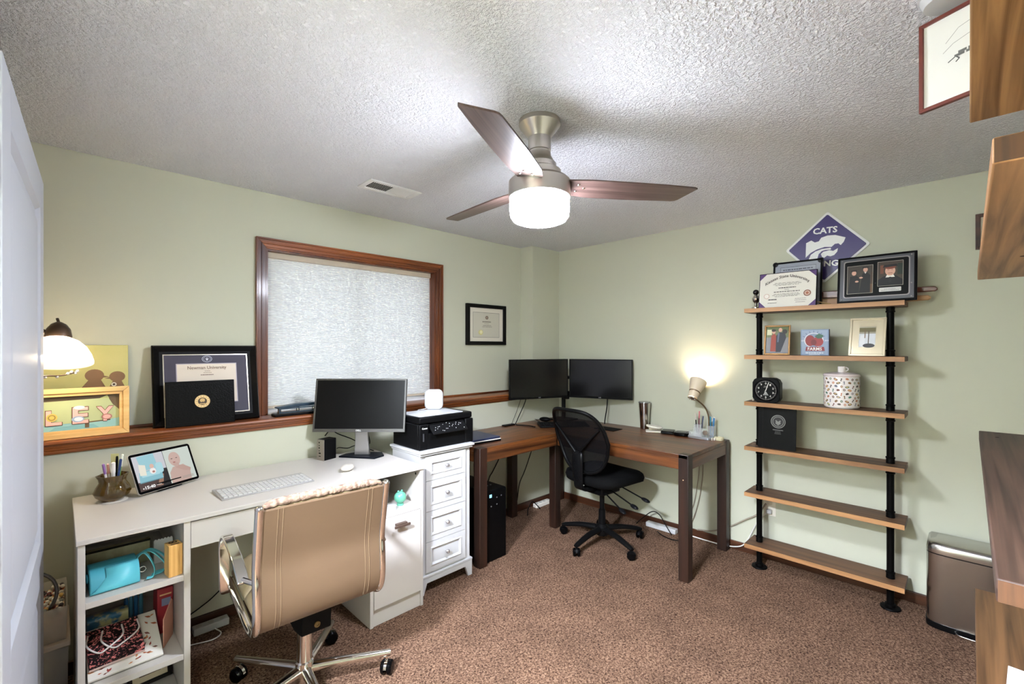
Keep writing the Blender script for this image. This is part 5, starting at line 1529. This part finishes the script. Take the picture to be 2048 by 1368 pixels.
prints('yellow_coil', nmf, -0.0098, [((206, 178, 90), ell(-0.050, 0.092, 0.017)), ((150, 124, 60), ell(-0.050, 0.092, 0.012)), ((206, 178, 90), ell(-0.050, 0.092, 0.008))], 0.0001)
prints('blue_fish', nmf, -0.0098, [((150, 170, 196), ell(0.030, 0.078, 0.020, 0.013)), ((214, 222, 230), ell(0.032, 0.078, 0.014, 0.009))], 0.0001)
prints('pale_cloud', nmf, -0.0098, [((190, 214, 220), ell(0.034, 0.128, 0.018, 0.008))], 0.0001)
prints('yarn_ball', nmf, -0.0098, [((176, 120, 110), ell(0.124, 0.080, 0.018, 0.013)), ((216, 170, 160), ell(0.124, 0.080, 0.013, 0.009))], 0.0001)
cvs = T('canvas_painting', 'yellow-green canvas painting with two brown bird silhouettes on the ledge', 'painting', (0.040, 2.808, SZ), 0, -4.5)
cvm = mat('canvas_green', (206, 200, 136), 0.75, noise=((190, 186, 118), 8, 0.3), bump=(300, 0.2, 0.002))
bx('canvas', cvm, cvs, -0.195, 0.195, 0, 0.016, 0, 0.402, 0.002)
bk = (112, 82, 52)
def bird(cx, cz, r, s, body):
    return [(bk, ell(cx, cz, r * 1.1, r * 0.95, 20)), (bk, [(cx + s * r * 0.8, cz), (cx + s * r * 1.75, cz - r * 0.28), (cx + s * r * 0.7, cz - r * 0.4)]), (bk, body)]
shp = bird(0.076, 0.262, 0.030, 1, [(0.058, 0.245), (0.096, 0.245), (0.115, 0.205), (0.118, 0.170), (0.024, 0.170), (0.034, 0.210)]) + bird(0.155, 0.254, 0.026, -1, [(0.142, 0.240), (0.168, 0.240), (0.182, 0.205), (0.184, 0.170), (0.122, 0.170), (0.128, 0.210)])
shp += [((232, 226, 206), ell(0.143, 0.218, 0.0095)), ((70, 50, 36), ell(0.143, 0.218, 0.005)), (bk, rect(-0.19, 0.14, 0.19, 0.148))]
prints('painted_birds', cvs, -0.0006, shp, 0.00006)

# framed certificate hanging on the window wall
wfm = framed('wall_certificate', 'black framed certificate with gold seal hanging beside the window', (2.535, WALLA, 1.413), 0, 0, 0.435, 0.336, 0.030, 0.026, fblk, 'certificate')
shp = [((216, 210, 196), rect(-0.1875, 0.030, 0.1875, 0.306)), ((86, 84, 80), rect(-0.148, 0.062, 0.146, 0.270)), ((196, 192, 178), rect(-0.145, 0.0645, 0.143, 0.2675)), ((110, 92, 82), ell(0.004, 0.228, 0.017, 0.015)), ((160, 142, 128), ell(0.004, 0.228, 0.009, 0.008))]
shp += lines(-0.062, 0.066, (0.188,), 0.009, (120, 114, 104)) + lines(-0.03, 0.03, (0.174,), 0.004, (150, 144, 132)) + lines(-0.05, 0.06, (0.158,), 0.006, (140, 134, 124)) + lines(-0.08, 0.09, (0.148,), 0.005, (140, 134, 124))
shp += [((206, 198, 140), ell(-0.066, 0.104, 0.026, 0.022)), ((226, 220, 176), ell(-0.062, 0.106, 0.015, 0.014))]
prints('certificate', wfm, -0.0120, shp, 0.00008)

# ------------------------------------------------------------------ floor lamp behind the door
fl = T('floor_lamp', 'bronze floor lamp with a lit white glass bell shade', 'lamp', (-0.21, 2.44, 0))
bronze = mat('lamp_bronze', (74, 60, 50), 0.35, 0.7)
G().lathe([(0.115, 0), (0.118, 0.006), (0.105, 0.018), (0.030, 0.026), (0.014, 0.045)], 32).build('base', bronze, fl)
G().lathe([(0.011, 0.02), (0.011, 1.45)], 14).build('pole', bronze, fl)
LC = Vector((0.205, 0.085, 1.335))
LM = Matrix.Translation(LC) @ Matrix.Rotation(R(-45), 4, 'Z') @ Matrix.Rotation(R(-13), 4, 'X') @ Matrix.Rotation(R(-10), 4, 'Y')
side_pt = LM @ Vector((-0.030, 0.012, 0.125))
G().tube(spline([(0, 0, 1.44), (0.01, 0.005, 1.485), (0.05, 0.03, 1.500), (0.10, 0.06, 1.490), tuple(side_pt)], 6), 0.008, 10).build('arm', bronze, fl, smooth=1.2)
def shademat():
    m = bpy.data.materials.new('glass_shade')
    m.use_nodes = True
    nt = m.node_tree
    b = nt.nodes['Principled BSDF']
    b.inputs['Base Color'].default_value = lin((250, 244, 232))
    b.inputs['Roughness'].default_value = 0.25
    tr_ = nt.nodes.new('ShaderNodeBsdfTranslucent')
    tr_.inputs[0].default_value = lin((252, 246, 234))
    mx = nt.nodes.new('ShaderNodeMixShader')
    mx.inputs[0].default_value = 0.85
    nt.links.new(b.outputs[0], mx.inputs[1])
    nt.links.new(tr_.outputs[0], mx.inputs[2])
    nt.links.new(mx.outputs[0], nt.nodes['Material Output'].inputs[0])
    return m
prf = [(0.108, 0.0), (0.107, 0.010), (0.100, 0.034), (0.086, 0.062), (0.064, 0.086), (0.040, 0.100), (0.030, 0.104)]
G().lathe(prf, 40, M=LM, caps=False).build('shade', shademat(), fl, smooth=1.2, recalc=False)
G().lathe([(0.038, 0.098), (0.041, 0.108), (0.036, 0.138), (0.024, 0.158), (0.010, 0.168)], 24, M=LM).build('socket', bronze, fl)
G().tube([LM @ Vector((0, 0, 0.165)), LM @ Vector((-0.008, 0, 0.186))], 0.005, 8).build('switch', bronze, fl)
bulb2 = mat('warm_bulb', (255, 236, 204), 0.4, emit=((255, 232, 196), FLOORLAMP * 10))
G().ball((0, 0, 0.052), 0.028, 16, 10, (1, 1, 1.3), M=LM).build('bulb', bulb2, fl)
tw2 = G().tube(spline([(0.0, 0.0, 1.285), (0.08, 0.06, 1.270), (0.16, 0.10, 1.285), (0.215, 0.135, 1.283), (0.262, 0.150, 1.295)], 6), 0.003, 7).build('crystal_branch', bronze, fl, smooth=1.2)
crys = mat('crystal', (232, 228, 226), 0.06, trans=0.4)
for p in ((0.172, 0.112, 1.280), (0.205, 0.132, 1.279), (0.236, 0.140, 1.290), (0.247, 0.146, 1.296), (0.258, 0.150, 1.291), (0.265, 0.150, 1.299)):
    G().ball(p, 0.006, 8, 6).build('crystal', crys, tw2)

# ------------------------------------------------------------------ storage bins between door and desk
bn1 = T('storage_bin', 'tall clear plastic bin holding papers beside the white desk', 'storage bin', (-0.055, 2.50, 0))
clr = mat('bin_clear', (226, 220, 210), 0.2, alpha=0.35)
def binrings(w, d, z0, z1, k=1.06):
    return [[(-w, -d, z0), (w, -d, z0), (w, d, z0), (-w, d, z0)], [(-w * k, -d * k, z1), (w * k, -d * k, z1), (w * k, d * k, z1), (-w * k, d * k, z1)]]
g = G().loft(binrings(0.075, 0.150, 0, 0.300), True, False)
g.add([(-0.075, -0.15, 0), (0.075, -0.15, 0), (0.075, 0.15, 0), (-0.075, 0.15, 0)], [(0, 1, 2, 3)])
g.build('bin', clr, bn1, solid=0.003)
bx('rim', mat('bin_rim', (222, 206, 186), 0.4, alpha=0.7), bn1, -0.086, 0.086, -0.166, 0.166, 0.300, 0.318, 0.004)
for k, (rgb) in enumerate(((120, 84, 52), (166, 130, 84), (90, 62, 44), (190, 170, 140), (70, 60, 58))):
    x = -0.060 + k * 0.026
    bx('folder', ink(rgb), bn1, x, x + 0.014, -0.135, 0.135, 0.004, 0.25 + 0.01 * (k % 3))
bn2 = T('bead_container', 'shallow clear container of mixed candies or beads on the tall bin', 'container', (-0.055, 2.50, 0.318))
g = G().loft(binrings(0.074, 0.140, 0, 0.125, 1.05), True, False)
g.add([(-0.074, -0.14, 0), (0.074, -0.14, 0), (0.074, 0.14, 0), (-0.074, 0.14, 0)], [(0, 1, 2, 3)])
g.build('tub', clr, bn2, solid=0.002)
bx('liner', mat('liner_peach', (222, 190, 158), 0.6), bn2, -0.070, 0.070, -0.134, 0.134, 0.003, 0.082)
random.seed(9)
bcol = [(226, 220, 206), (60, 50, 52), (196, 110, 60), (216, 180, 110), (120, 60, 56), (150, 150, 140), (236, 232, 226)]
bms = [mat('bead_%d' % i, c_, 0.35) for i, c_ in enumerate(bcol)]
g = G()
for k in range(230):
    g.m = k % 7
    g.ball((random.uniform(-0.066, 0.066), random.uniform(-0.130, 0.130), 0.088 + random.uniform(0, 0.022)), 0.0075, 7, 5)
stuff(g.build('beads', bms, bn2, smooth=1.2))
hd = [(-0.02 + 0.07 * math.sin(R(t)), -0.085, 0.155 - 0.085 * math.cos(R(t)) + 0.01) for t in range(0, 181, 15)]
G().tube(hd, 0.006, 10).build('handle', mat('handle_grey', (120, 122, 126), 0.25, 0.7), bn2, smooth=1.2)
# ------------------------------------------------------------------ contents of the open cubbies
z1_ = 0.5375
tq, tq2 = mat('turquoise', (92, 188, 204), 0.45), mat('turquoise_dark', (66, 156, 176), 0.45)
bg_ = T('turquoise_bag', 'turquoise leather crossbody bag lying on the upper cubby shelf', 'bag', (0.135, 2.20, z1_), 3)
prof = spline([(0, -0.058, 0.0), (0, -0.064, 0.020), (0, -0.056, 0.050), (0, -0.030, 0.074), (0, 0.010, 0.082), (0, 0.045, 0.074), (0, 0.060, 0.045), (0, 0.060, 0.0)], 4)
G().prism([(p.y, p.z) for p in prof], -0.062, 0.070, 'x').build('body', tq2, bg_, 0.003)
def shell(u0, u1, k0, k1, off):
    rows = []
    for k in range(k0, k1 + 1):
        p = prof[k]
        c = Vector((0, 0, 0.03))
        d = Vector((0, p.y, p.z - 0.03)).normalized() * off
        rows.append([(u0(k), p.y + d.y, p.z + d.z), (u1(k), p.y + d.y, p.z + d.z)])
    return rows
rows = shell(lambda k: -0.064 + 0.045 * min(1, max(0, (k - 1) / 7)), lambda k: 0.072, 1, 12, 0.003)
G().loft(rows, False, False).build('flap', tq, bg_, solid=0.003, smooth=1)
g = G().tube([(-0.066, -0.012 + 0.016 * math.cos(R(t)), 0.046 + 0.013 * math.sin(R(t))) for t in range(0, 360, 30)], 0.003, 6, closed=True)
g.build('side_ring', tq2, bg_, smooth=1.2)
for k, (dx, zz, yy) in enumerate(((0.050, 0.060, -0.02), (0.085, 0.052, 0.0), (0.105, 0.045, 0.015))):
    pts = spline([(0.066, yy + 0.02, 0.060), (0.066 + dx * 0.5, yy, 0.060 + zz * 0.5), (0.066 + dx, yy - 0.02, zz * 0.7), (0.066 + dx * 0.95, yy - 0.04, 0.010), (0.066 + dx * 0.5, yy - 0.045, 0.008)], 6)
    G().bar(pts, 0.014, 0.003, (0.3, 1, 0.2)).build('strap', tq, bg_, 0.001)
g = G().tube([(0.082 + 0.010 * math.cos(R(t)), -0.050, 0.040 + 0.010 * math.sin(R(t))) for t in range(0, 360, 45)], 0.002, 6, closed=True)
g.build('buckle', steel, bg_, smooth=1.2)
cbk = T('calendar_block', 'pine calendar block with black digits on the upper cubby shelf', 'calendar block', (0.308, 2.128, z1_), 8)
bx('block', wood('block_pine', (206, 154, 82), (226, 180, 110), 2, 0.5, ring=90), cbk, -0.022, 0.022, -0.026, 0.026, 0, 0.118, 0.002)
M = Matrix(((0, -1, 0, 0), (-1, 0, 0, 0), (0, 0, 1, 0), (0, 0, 0, 1)))
text('digits', cbk, '18', 0.040, 0.028, 0, 0, 0, ink((50, 36, 24)), M=Matrix.Translation((0, 0, 0.1186)) @ Matrix.Rotation(R(90), 4, 'Z') @ Matrix.Rotation(R(-90), 4, 'X') @ Matrix.Rotation(R(0), 4, 'Y'), bold=0.02)
bk_ = T('picture_book', 'olive and cream picture box standing behind the turquoise bag', 'box', (0.163, 2.330, z1_))
bx('box_body', mat('olive_cream', (176, 170, 138), 0.6, noise=((120, 118, 84), 14, 0.2)), bk_, -0.098, 0.098, 0, 0.030, 0, 0.088, 0.001)
bx('top_edge', mat('dark_olive', (58, 54, 40), 0.5), bk_, -0.099, 0.099, -0.001, 0.004, 0.082, 0.089)
sb_ = T('scalloped_box', 'white paper box with a scalloped edge beside the calendar block', 'box', (0.298, 2.285, z1_))
pts = [(-0.030, 0), (0.030, 0), (0.030, 0.088)]
for k in range(6):
    for t in (20, 70, 110, 160):
        pts.append((0.030 - 0.010 * k - 0.005 + 0.005 * math.cos(R(t)), 0.088 + 0.006 * math.sin(R(t))))
pts.append((-0.030, 0.088))
G().prism(pts, -0.003, 0.0).build('front', white_paint, sb_)
bx('carton', white_paint, sb_, -0.030, 0.030, 0.0, 0.028, 0, 0.080)

z2_ = 0.2405
pb_ = T('paper_board', 'white leaf-printed paper bag lying tilted on the middle cubby shelf', 'paper bag', (0.174, 2.130, z2_ + 0.001), 1, 24)
bx('bag', mat('paper_bag_white', (226, 222, 214), 0.6), pb_, -0.104, 0.104, 0.0, 0.212, 0.002, 0.012, 0.002)
lf = [(176, 96, 60), (196, 130, 84), (120, 70, 56), (150, 60, 50)]
g, ms_ = G(), [ink(c_) for c_ in lf]
random.seed(4)
for k in range(26):
    x = random.choice((random.uniform(-0.10, 0.10), random.uniform(0.055, 0.10)))
    y = random.uniform(0.006, 0.035) if x < 0.05 else random.uniform(0.01, 0.19)
    a = random.uniform(0, 6.28)
    s = random.uniform(0.006, 0.012)
    g.m = k % 4
    g.add([(x + s * u * math.cos(a) - s * v * math.sin(a), y + s * u * math.sin(a) + s * v * math.cos(a), 0.0124) for u, v in ((-1, 0), (-0.2, -0.4), (0.3, -0.2), (1, 0), (0.3, 0.3), (-0.3, 0.4))], [(0, 1, 2, 3, 4, 5)])
stuff(g.build('leaf_print', ms_, pb_, smooth=0, recalc=False))
gb_ = T('gift_bag', 'black and pink floral gift bag with white rope handles', 'gift bag', (0.152, 2.156, z2_ + 0.0285), 4, 24)
def floral():
    m = mat('floral_black', (34, 26, 26), 0.5)
    nt = m.node_tree
    b = nt.nodes['Principled BSDF']
    tc = nt.nodes.new('ShaderNodeTexCoord')
    vo = nt.nodes.new('ShaderNodeTexNoise')
    vo.inputs['Scale'].default_value = 75
    vo.inputs['Distortion'].default_value = 1.5
    nt.links.new(tc.outputs['Object'], vo.inputs['Vector'])
    r = nt.nodes.new('ShaderNodeValToRGB')
    e = r.color_ramp.elements
    e[0].position, e[0].color = 0.52, lin((30, 22, 22))
    e[1].position, e[1].color = 0.60, lin((206, 120, 116))
    nt.links.new(vo.outputs['Fac'], r.inputs['Fac'])
    nt.links.new(r.outputs['Color'], b.inputs['Base Color'])
    return m
bx('bag', floral(), gb_, -0.078, 0.074, 0.0, 0.150, 0.0, 0.026, 0.002)
bx('bag_edge', mat('bag_pink_edge', (214, 186, 180), 0.6), gb_, -0.078, 0.074, -0.002, 0.0, 0.002, 0.010)
for x0, x1 in ((-0.070, 0.020), (-0.030, 0.066)):
    pts = spline([(x0, 0.130, 0.028), (x0 - 0.008, 0.080, 0.034), (x0 + 0.02, 0.040, 0.030), ((x0 + x1) / 2, 0.045, 0.034), (x1, 0.080, 0.032), (x1 + 0.004, 0.130, 0.028)], 6)
    G().tube(pts, 0.0028, 7).build('handle', mat('rope_white', (222, 216, 212), 0.7), gb_, smooth=1.2)
pc_ = T('marker_pouch', 'blue plastic pouch of pens behind the floral gift bag', 'pouch', (0.135, 2.375, z2_))
G().prism(rrect(-0.026, 0, 0.022, 0.122, 0.014), -0.060, 0.060, 'x').build('pouch', mat('pouch_blue', (44, 98, 134), 0.3, noise=((180, 176, 130), 30, 0.06)), pc_)
bb_ = T('marker_pack', 'pack of blue markers at the back of the middle cubby', 'markers', (0.222, 2.470, z2_))
for k in range(4):
    G().lathe([(0.007, 0), (0.0075, 0.004), (0.0075, 0.10), (0.004, 0.118)], 10, (-0.024 + 0.016 * k, 0, 0)).build('marker', mat('marker_blue_%d' % (k % 2), ((40, 100, 150), (70, 130, 160))[k % 2], 0.35), bb_)
rb_ = T('red_carton', 'dark red carton with a small white label in the middle cubby', 'box', (0.304, 2.300, z2_))
bx('carton', mat('red_carton', (138, 30, 40), 0.4), rb_, -0.024, 0.028, 0.0, 0.110, 0, 0.180, 0.002)
prints('label', rb_, -0.0006, [((220, 214, 208), rect(-0.006, 0.010, 0.026, 0.030)), ((60, 60, 60), rect(0.008, 0.014, 0.018, 0.026)), ], 0.0001)
prints('panel_print', rb_, -0.0006, [((120, 130, 160), rect(-0.010, 0.110, 0.020, 0.140))])
prints('gold_line', rb_, -0.0006, [((206, 170, 120), rect(-0.016, 0.152, 0.022, 0.158))])
fd = T('card_folder', 'tan pink card folder leaning beside the red carton', 'folder', (0.306, 2.228, z2_ + 0.0005), 64, 0)
G().prism([(-0.048, 0.0), (0.044, 0.0), (0.044, 0.135), (0.030, 0.150), (-0.048, 0.110)], -0.0015, 0.0015).build('card', mat('card_tan', (196, 140, 120), 0.6), fd)
z3_ = 0.0615
f3 = framed('framed_photograph', 'dark framed picture with cream mat stored on the bottom cubby shelf', (0.258, 2.30, z3_), 4, -16, 0.140, 0.130, 0.014, 0.014, mat('frame_dark', (38, 32, 28), 0.4))
prints('mat_print', f3, -0.0066, [((206, 192, 164), rect(-0.056, 0.014, 0.056, 0.116)), ((86, 66, 52), rect(-0.034, 0.034, 0.034, 0.098)), ((150, 110, 90), ell(0, 0.07, 0.016, 0.02))], 0.0001)
p3 = T('zip_pouch', 'navy blue zip pouch on the bottom cubby shelf', 'pouch', (0.118, 2.24, z3_))
G().prism(rrect(-0.030, 0, 0.030, 0.105, 0.02), -0.048, 0.050, 'x').build('pouch', mat('pouch_navy', (40, 66, 92), 0.5), p3)
p4 = T('clear_bag', 'crinkled clear plastic bag behind the navy pouch', 'bag', (0.160, 2.43, z3_ + 0.002))
G().ball((0, 0, 0.060), 0.06, 14, 10, (1.25, 0.7, 1.0)).build('bag', mat('crinkle_clear', (176, 172, 160), 0.2, alpha=0.5, bump=(40, 1.0, 0.02)), p4, smooth=1.2)

z4_ = 0.5455
mt = T('mint_figurine', 'round mint green figurine in the desk side cubby', 'figurine', (1.305, 2.165, z4_))
mint = mat('mint_green', (96, 168, 140), 0.3)
G().ball((0, 0, 0.042), 0.032, 18, 12).build('body', mint, mt, smooth=1.2)
G().lathe([(0.018, 0), (0.018, 0.008), (0.010, 0.014)], 16).build('foot', mint, mt)
for x in (-0.012, 0.010):
    G().ball((x, 0, 0.075), 0.006, 8, 6).build('ear', mint, mt, smooth=1.2)
tp_ = T('tape_roll', 'white tape roll in the desk side cubby beside the mint figurine', 'tape roll', (1.235, 2.140, z4_))
G().lathe([(0.030, 0), (0.030, 0.018), (0.018, 0.018), (0.018, 0.002)], 20).build('roll', white_paint, tp_)
pls = T('plush_toy', 'dark grey fuzzy plush toy in the desk side cubby', 'plush toy', (1.270, 2.330, z4_))
fz = mat('grey_fuzz', (84, 84, 80), 0.95, noise=((130, 128, 122), 50, 0.15), bump=(90, 1.0, 0.02))
G().ball((0, 0, 0.055), 0.055, 16, 10, (1.0, 0.9, 1.0)).build('body', fz, pls, smooth=1.2)
G().ball((-0.01, -0.01, 0.130), 0.038, 14, 9).build('head', fz, pls, smooth=1.2)
for x in (-0.04, 0.022):
    G().ball((x, 0, 0.160), 0.012, 8, 6).build('ear', fz, pls, smooth=1.2)
rem = T('remote_control', 'black remote lying in the desk side cubby', 'remote', (1.175, 2.220, z4_), 60)
bx('shell', black_plastic, rem, -0.05, 0.05, -0.018, 0.018, 0, 0.014, 0.004)

# ------------------------------------------------------------------ power strips and cables
def strip(label, loc, rz, l, m, n=4):
    o = T('power_strip', label, 'power strip', loc, rz)
    bx('housing', m, o, -l / 2, l / 2, -0.024, 0.024, 0, 0.034, 0.004)
    for k in range(n):
        G().prism(ell(-l / 2 + l * (k + 0.5) / n, 0, 0.013, n=12), 0.034, 0.0348, 'z').build('socket', mat('socket_grey', (180, 178, 172), 0.5), o)
    return o
strip('white power strip on the carpet under the writing desk', (0.535, 2.655, 0), 0, 0.15, white_paint, 3)
strip('white power strip in the corner behind the mesh chair', (3.02, 2.655, 0), 0, 0.19, cream)
strip('white power strip along the right baseboard under the corner desk', (3.268, 1.66, 0), 90, 0.24, white_paint, 5)
cable('power_cable', 'white cable looping on the carpet under the writing desk', [(0.545, 2.62, 0.012), (0.56, 2.57, 0.005), (0.52, 2.54, 0.005), (0.45, 2.56, 0.005), (0.40, 2.58, 0.005)], 0.0028, cable_white)
cable('power_cable', 'black cable running up the wall under the writing desk', [(0.40, 2.685, 0.07), (0.45, 2.69, 0.085), (0.50, 2.69, 0.108), (0.56, 2.69, 0.144), (0.70, 2.69, 0.26)], 0.003, cable_black)
cable('power_cable', 'black cable hanging on the wall behind the computer tower', [(2.60, 2.695, 0.64), (2.541, 2.697, 0.498), (2.47, 2.697, 0.40), (2.421, 2.697, 0.332), (2.36, 2.69, 0.10)], 0.004, cable_black)
cable('power_cable', 'black cable hanging on the wall below the chair-rail monitor', [(3.00, 2.697, 0.64), (2.919, 2.697, 0.476), (2.84, 2.697, 0.33), (2.775, 2.697, 0.233), (2.74, 2.69, 0.10)], 0.004, cable_black)
cable('power_cable', 'black looped cable lying beside the corner power strip', [(2.93, 2.60, 0.005), (2.88, 2.61, 0.06), (2.83, 2.60, 0.09), (2.77, 2.59, 0.05), (2.74, 2.57, 0.005)], 0.004, cable_black)
cable('power_cable', 'long tan cord hanging at the end of the corner desk', [(3.31, 1.361, 0.66), (3.31, 1.361, 0.543), (3.31, 1.371, 0.396), (3.308, 1.404, 0.224), (3.300, 1.445, 0.10), (3.296, 1.47, 0.062)], 0.0035, cable_grey)
cable('power_cable', 'shorter tan cord beside the long one at the desk end', [(3.31, 1.388, 0.66), (3.31, 1.388, 0.538), (3.31, 1.397, 0.427), (3.31, 1.43, 0.238), (3.302, 1.49, 0.09)], 0.003, cable_grey)
cable('power_cable', 'white cable along the baseboard rising to the wall outlet', [(3.285, 1.50, 0.010), (3.285, 1.418, 0.012), (3.283, 1.334, 0.012), (3.294, 1.20, 0.012), (3.290, 1.098, 0.040), (3.288, 1.051, 0.100), (3.290, 1.019, 0.176), (3.295, 0.985, 0.250), (3.305, 0.935, 0.312)], 0.0042, cable_white)
cable('power_cable', 'grey brown cable sweeping up the wall to the outlet', [(3.300, 1.40, 0.064), (3.311, 1.305, 0.078), (3.3125, 1.240, 0.110), (3.3125, 1.162, 0.155), (3.308, 1.071, 0.224), (3.308, 1.002, 0.275), (3.308, 0.945, 0.362)], 0.0055, cable_grey)
cable('power_cable', 'black cable arching over the power strip by the right baseboard', [(3.225, 1.85, 0.006), (3.235, 1.80, 0.06), (3.235, 1.72, 0.13), (3.235, 1.66, 0.12), (3.228, 1.60, 0.05), (3.21, 1.55, 0.005)], 0.0035, cable_black)
cable('power_cable', 'black cable loop on the carpet near the corner desk leg', [(3.20, 1.66, 0.005), (3.16, 1.60, 0.005), (3.14, 1.52, 0.005), (3.17, 1.46, 0.005), (3.22, 1.43, 0.005), (3.24, 1.48, 0.005)], 0.0035, cable_black)
plg = T('power_plug', 'white plug pushed into the wall outlet behind the shelf', 'plug', (3.3135, 0.925, 0.319), -90)
bx('plug_body', white_paint, plg, -0.016, 0.016, -0.030, 0, -0.012, 0.012, 0.003)
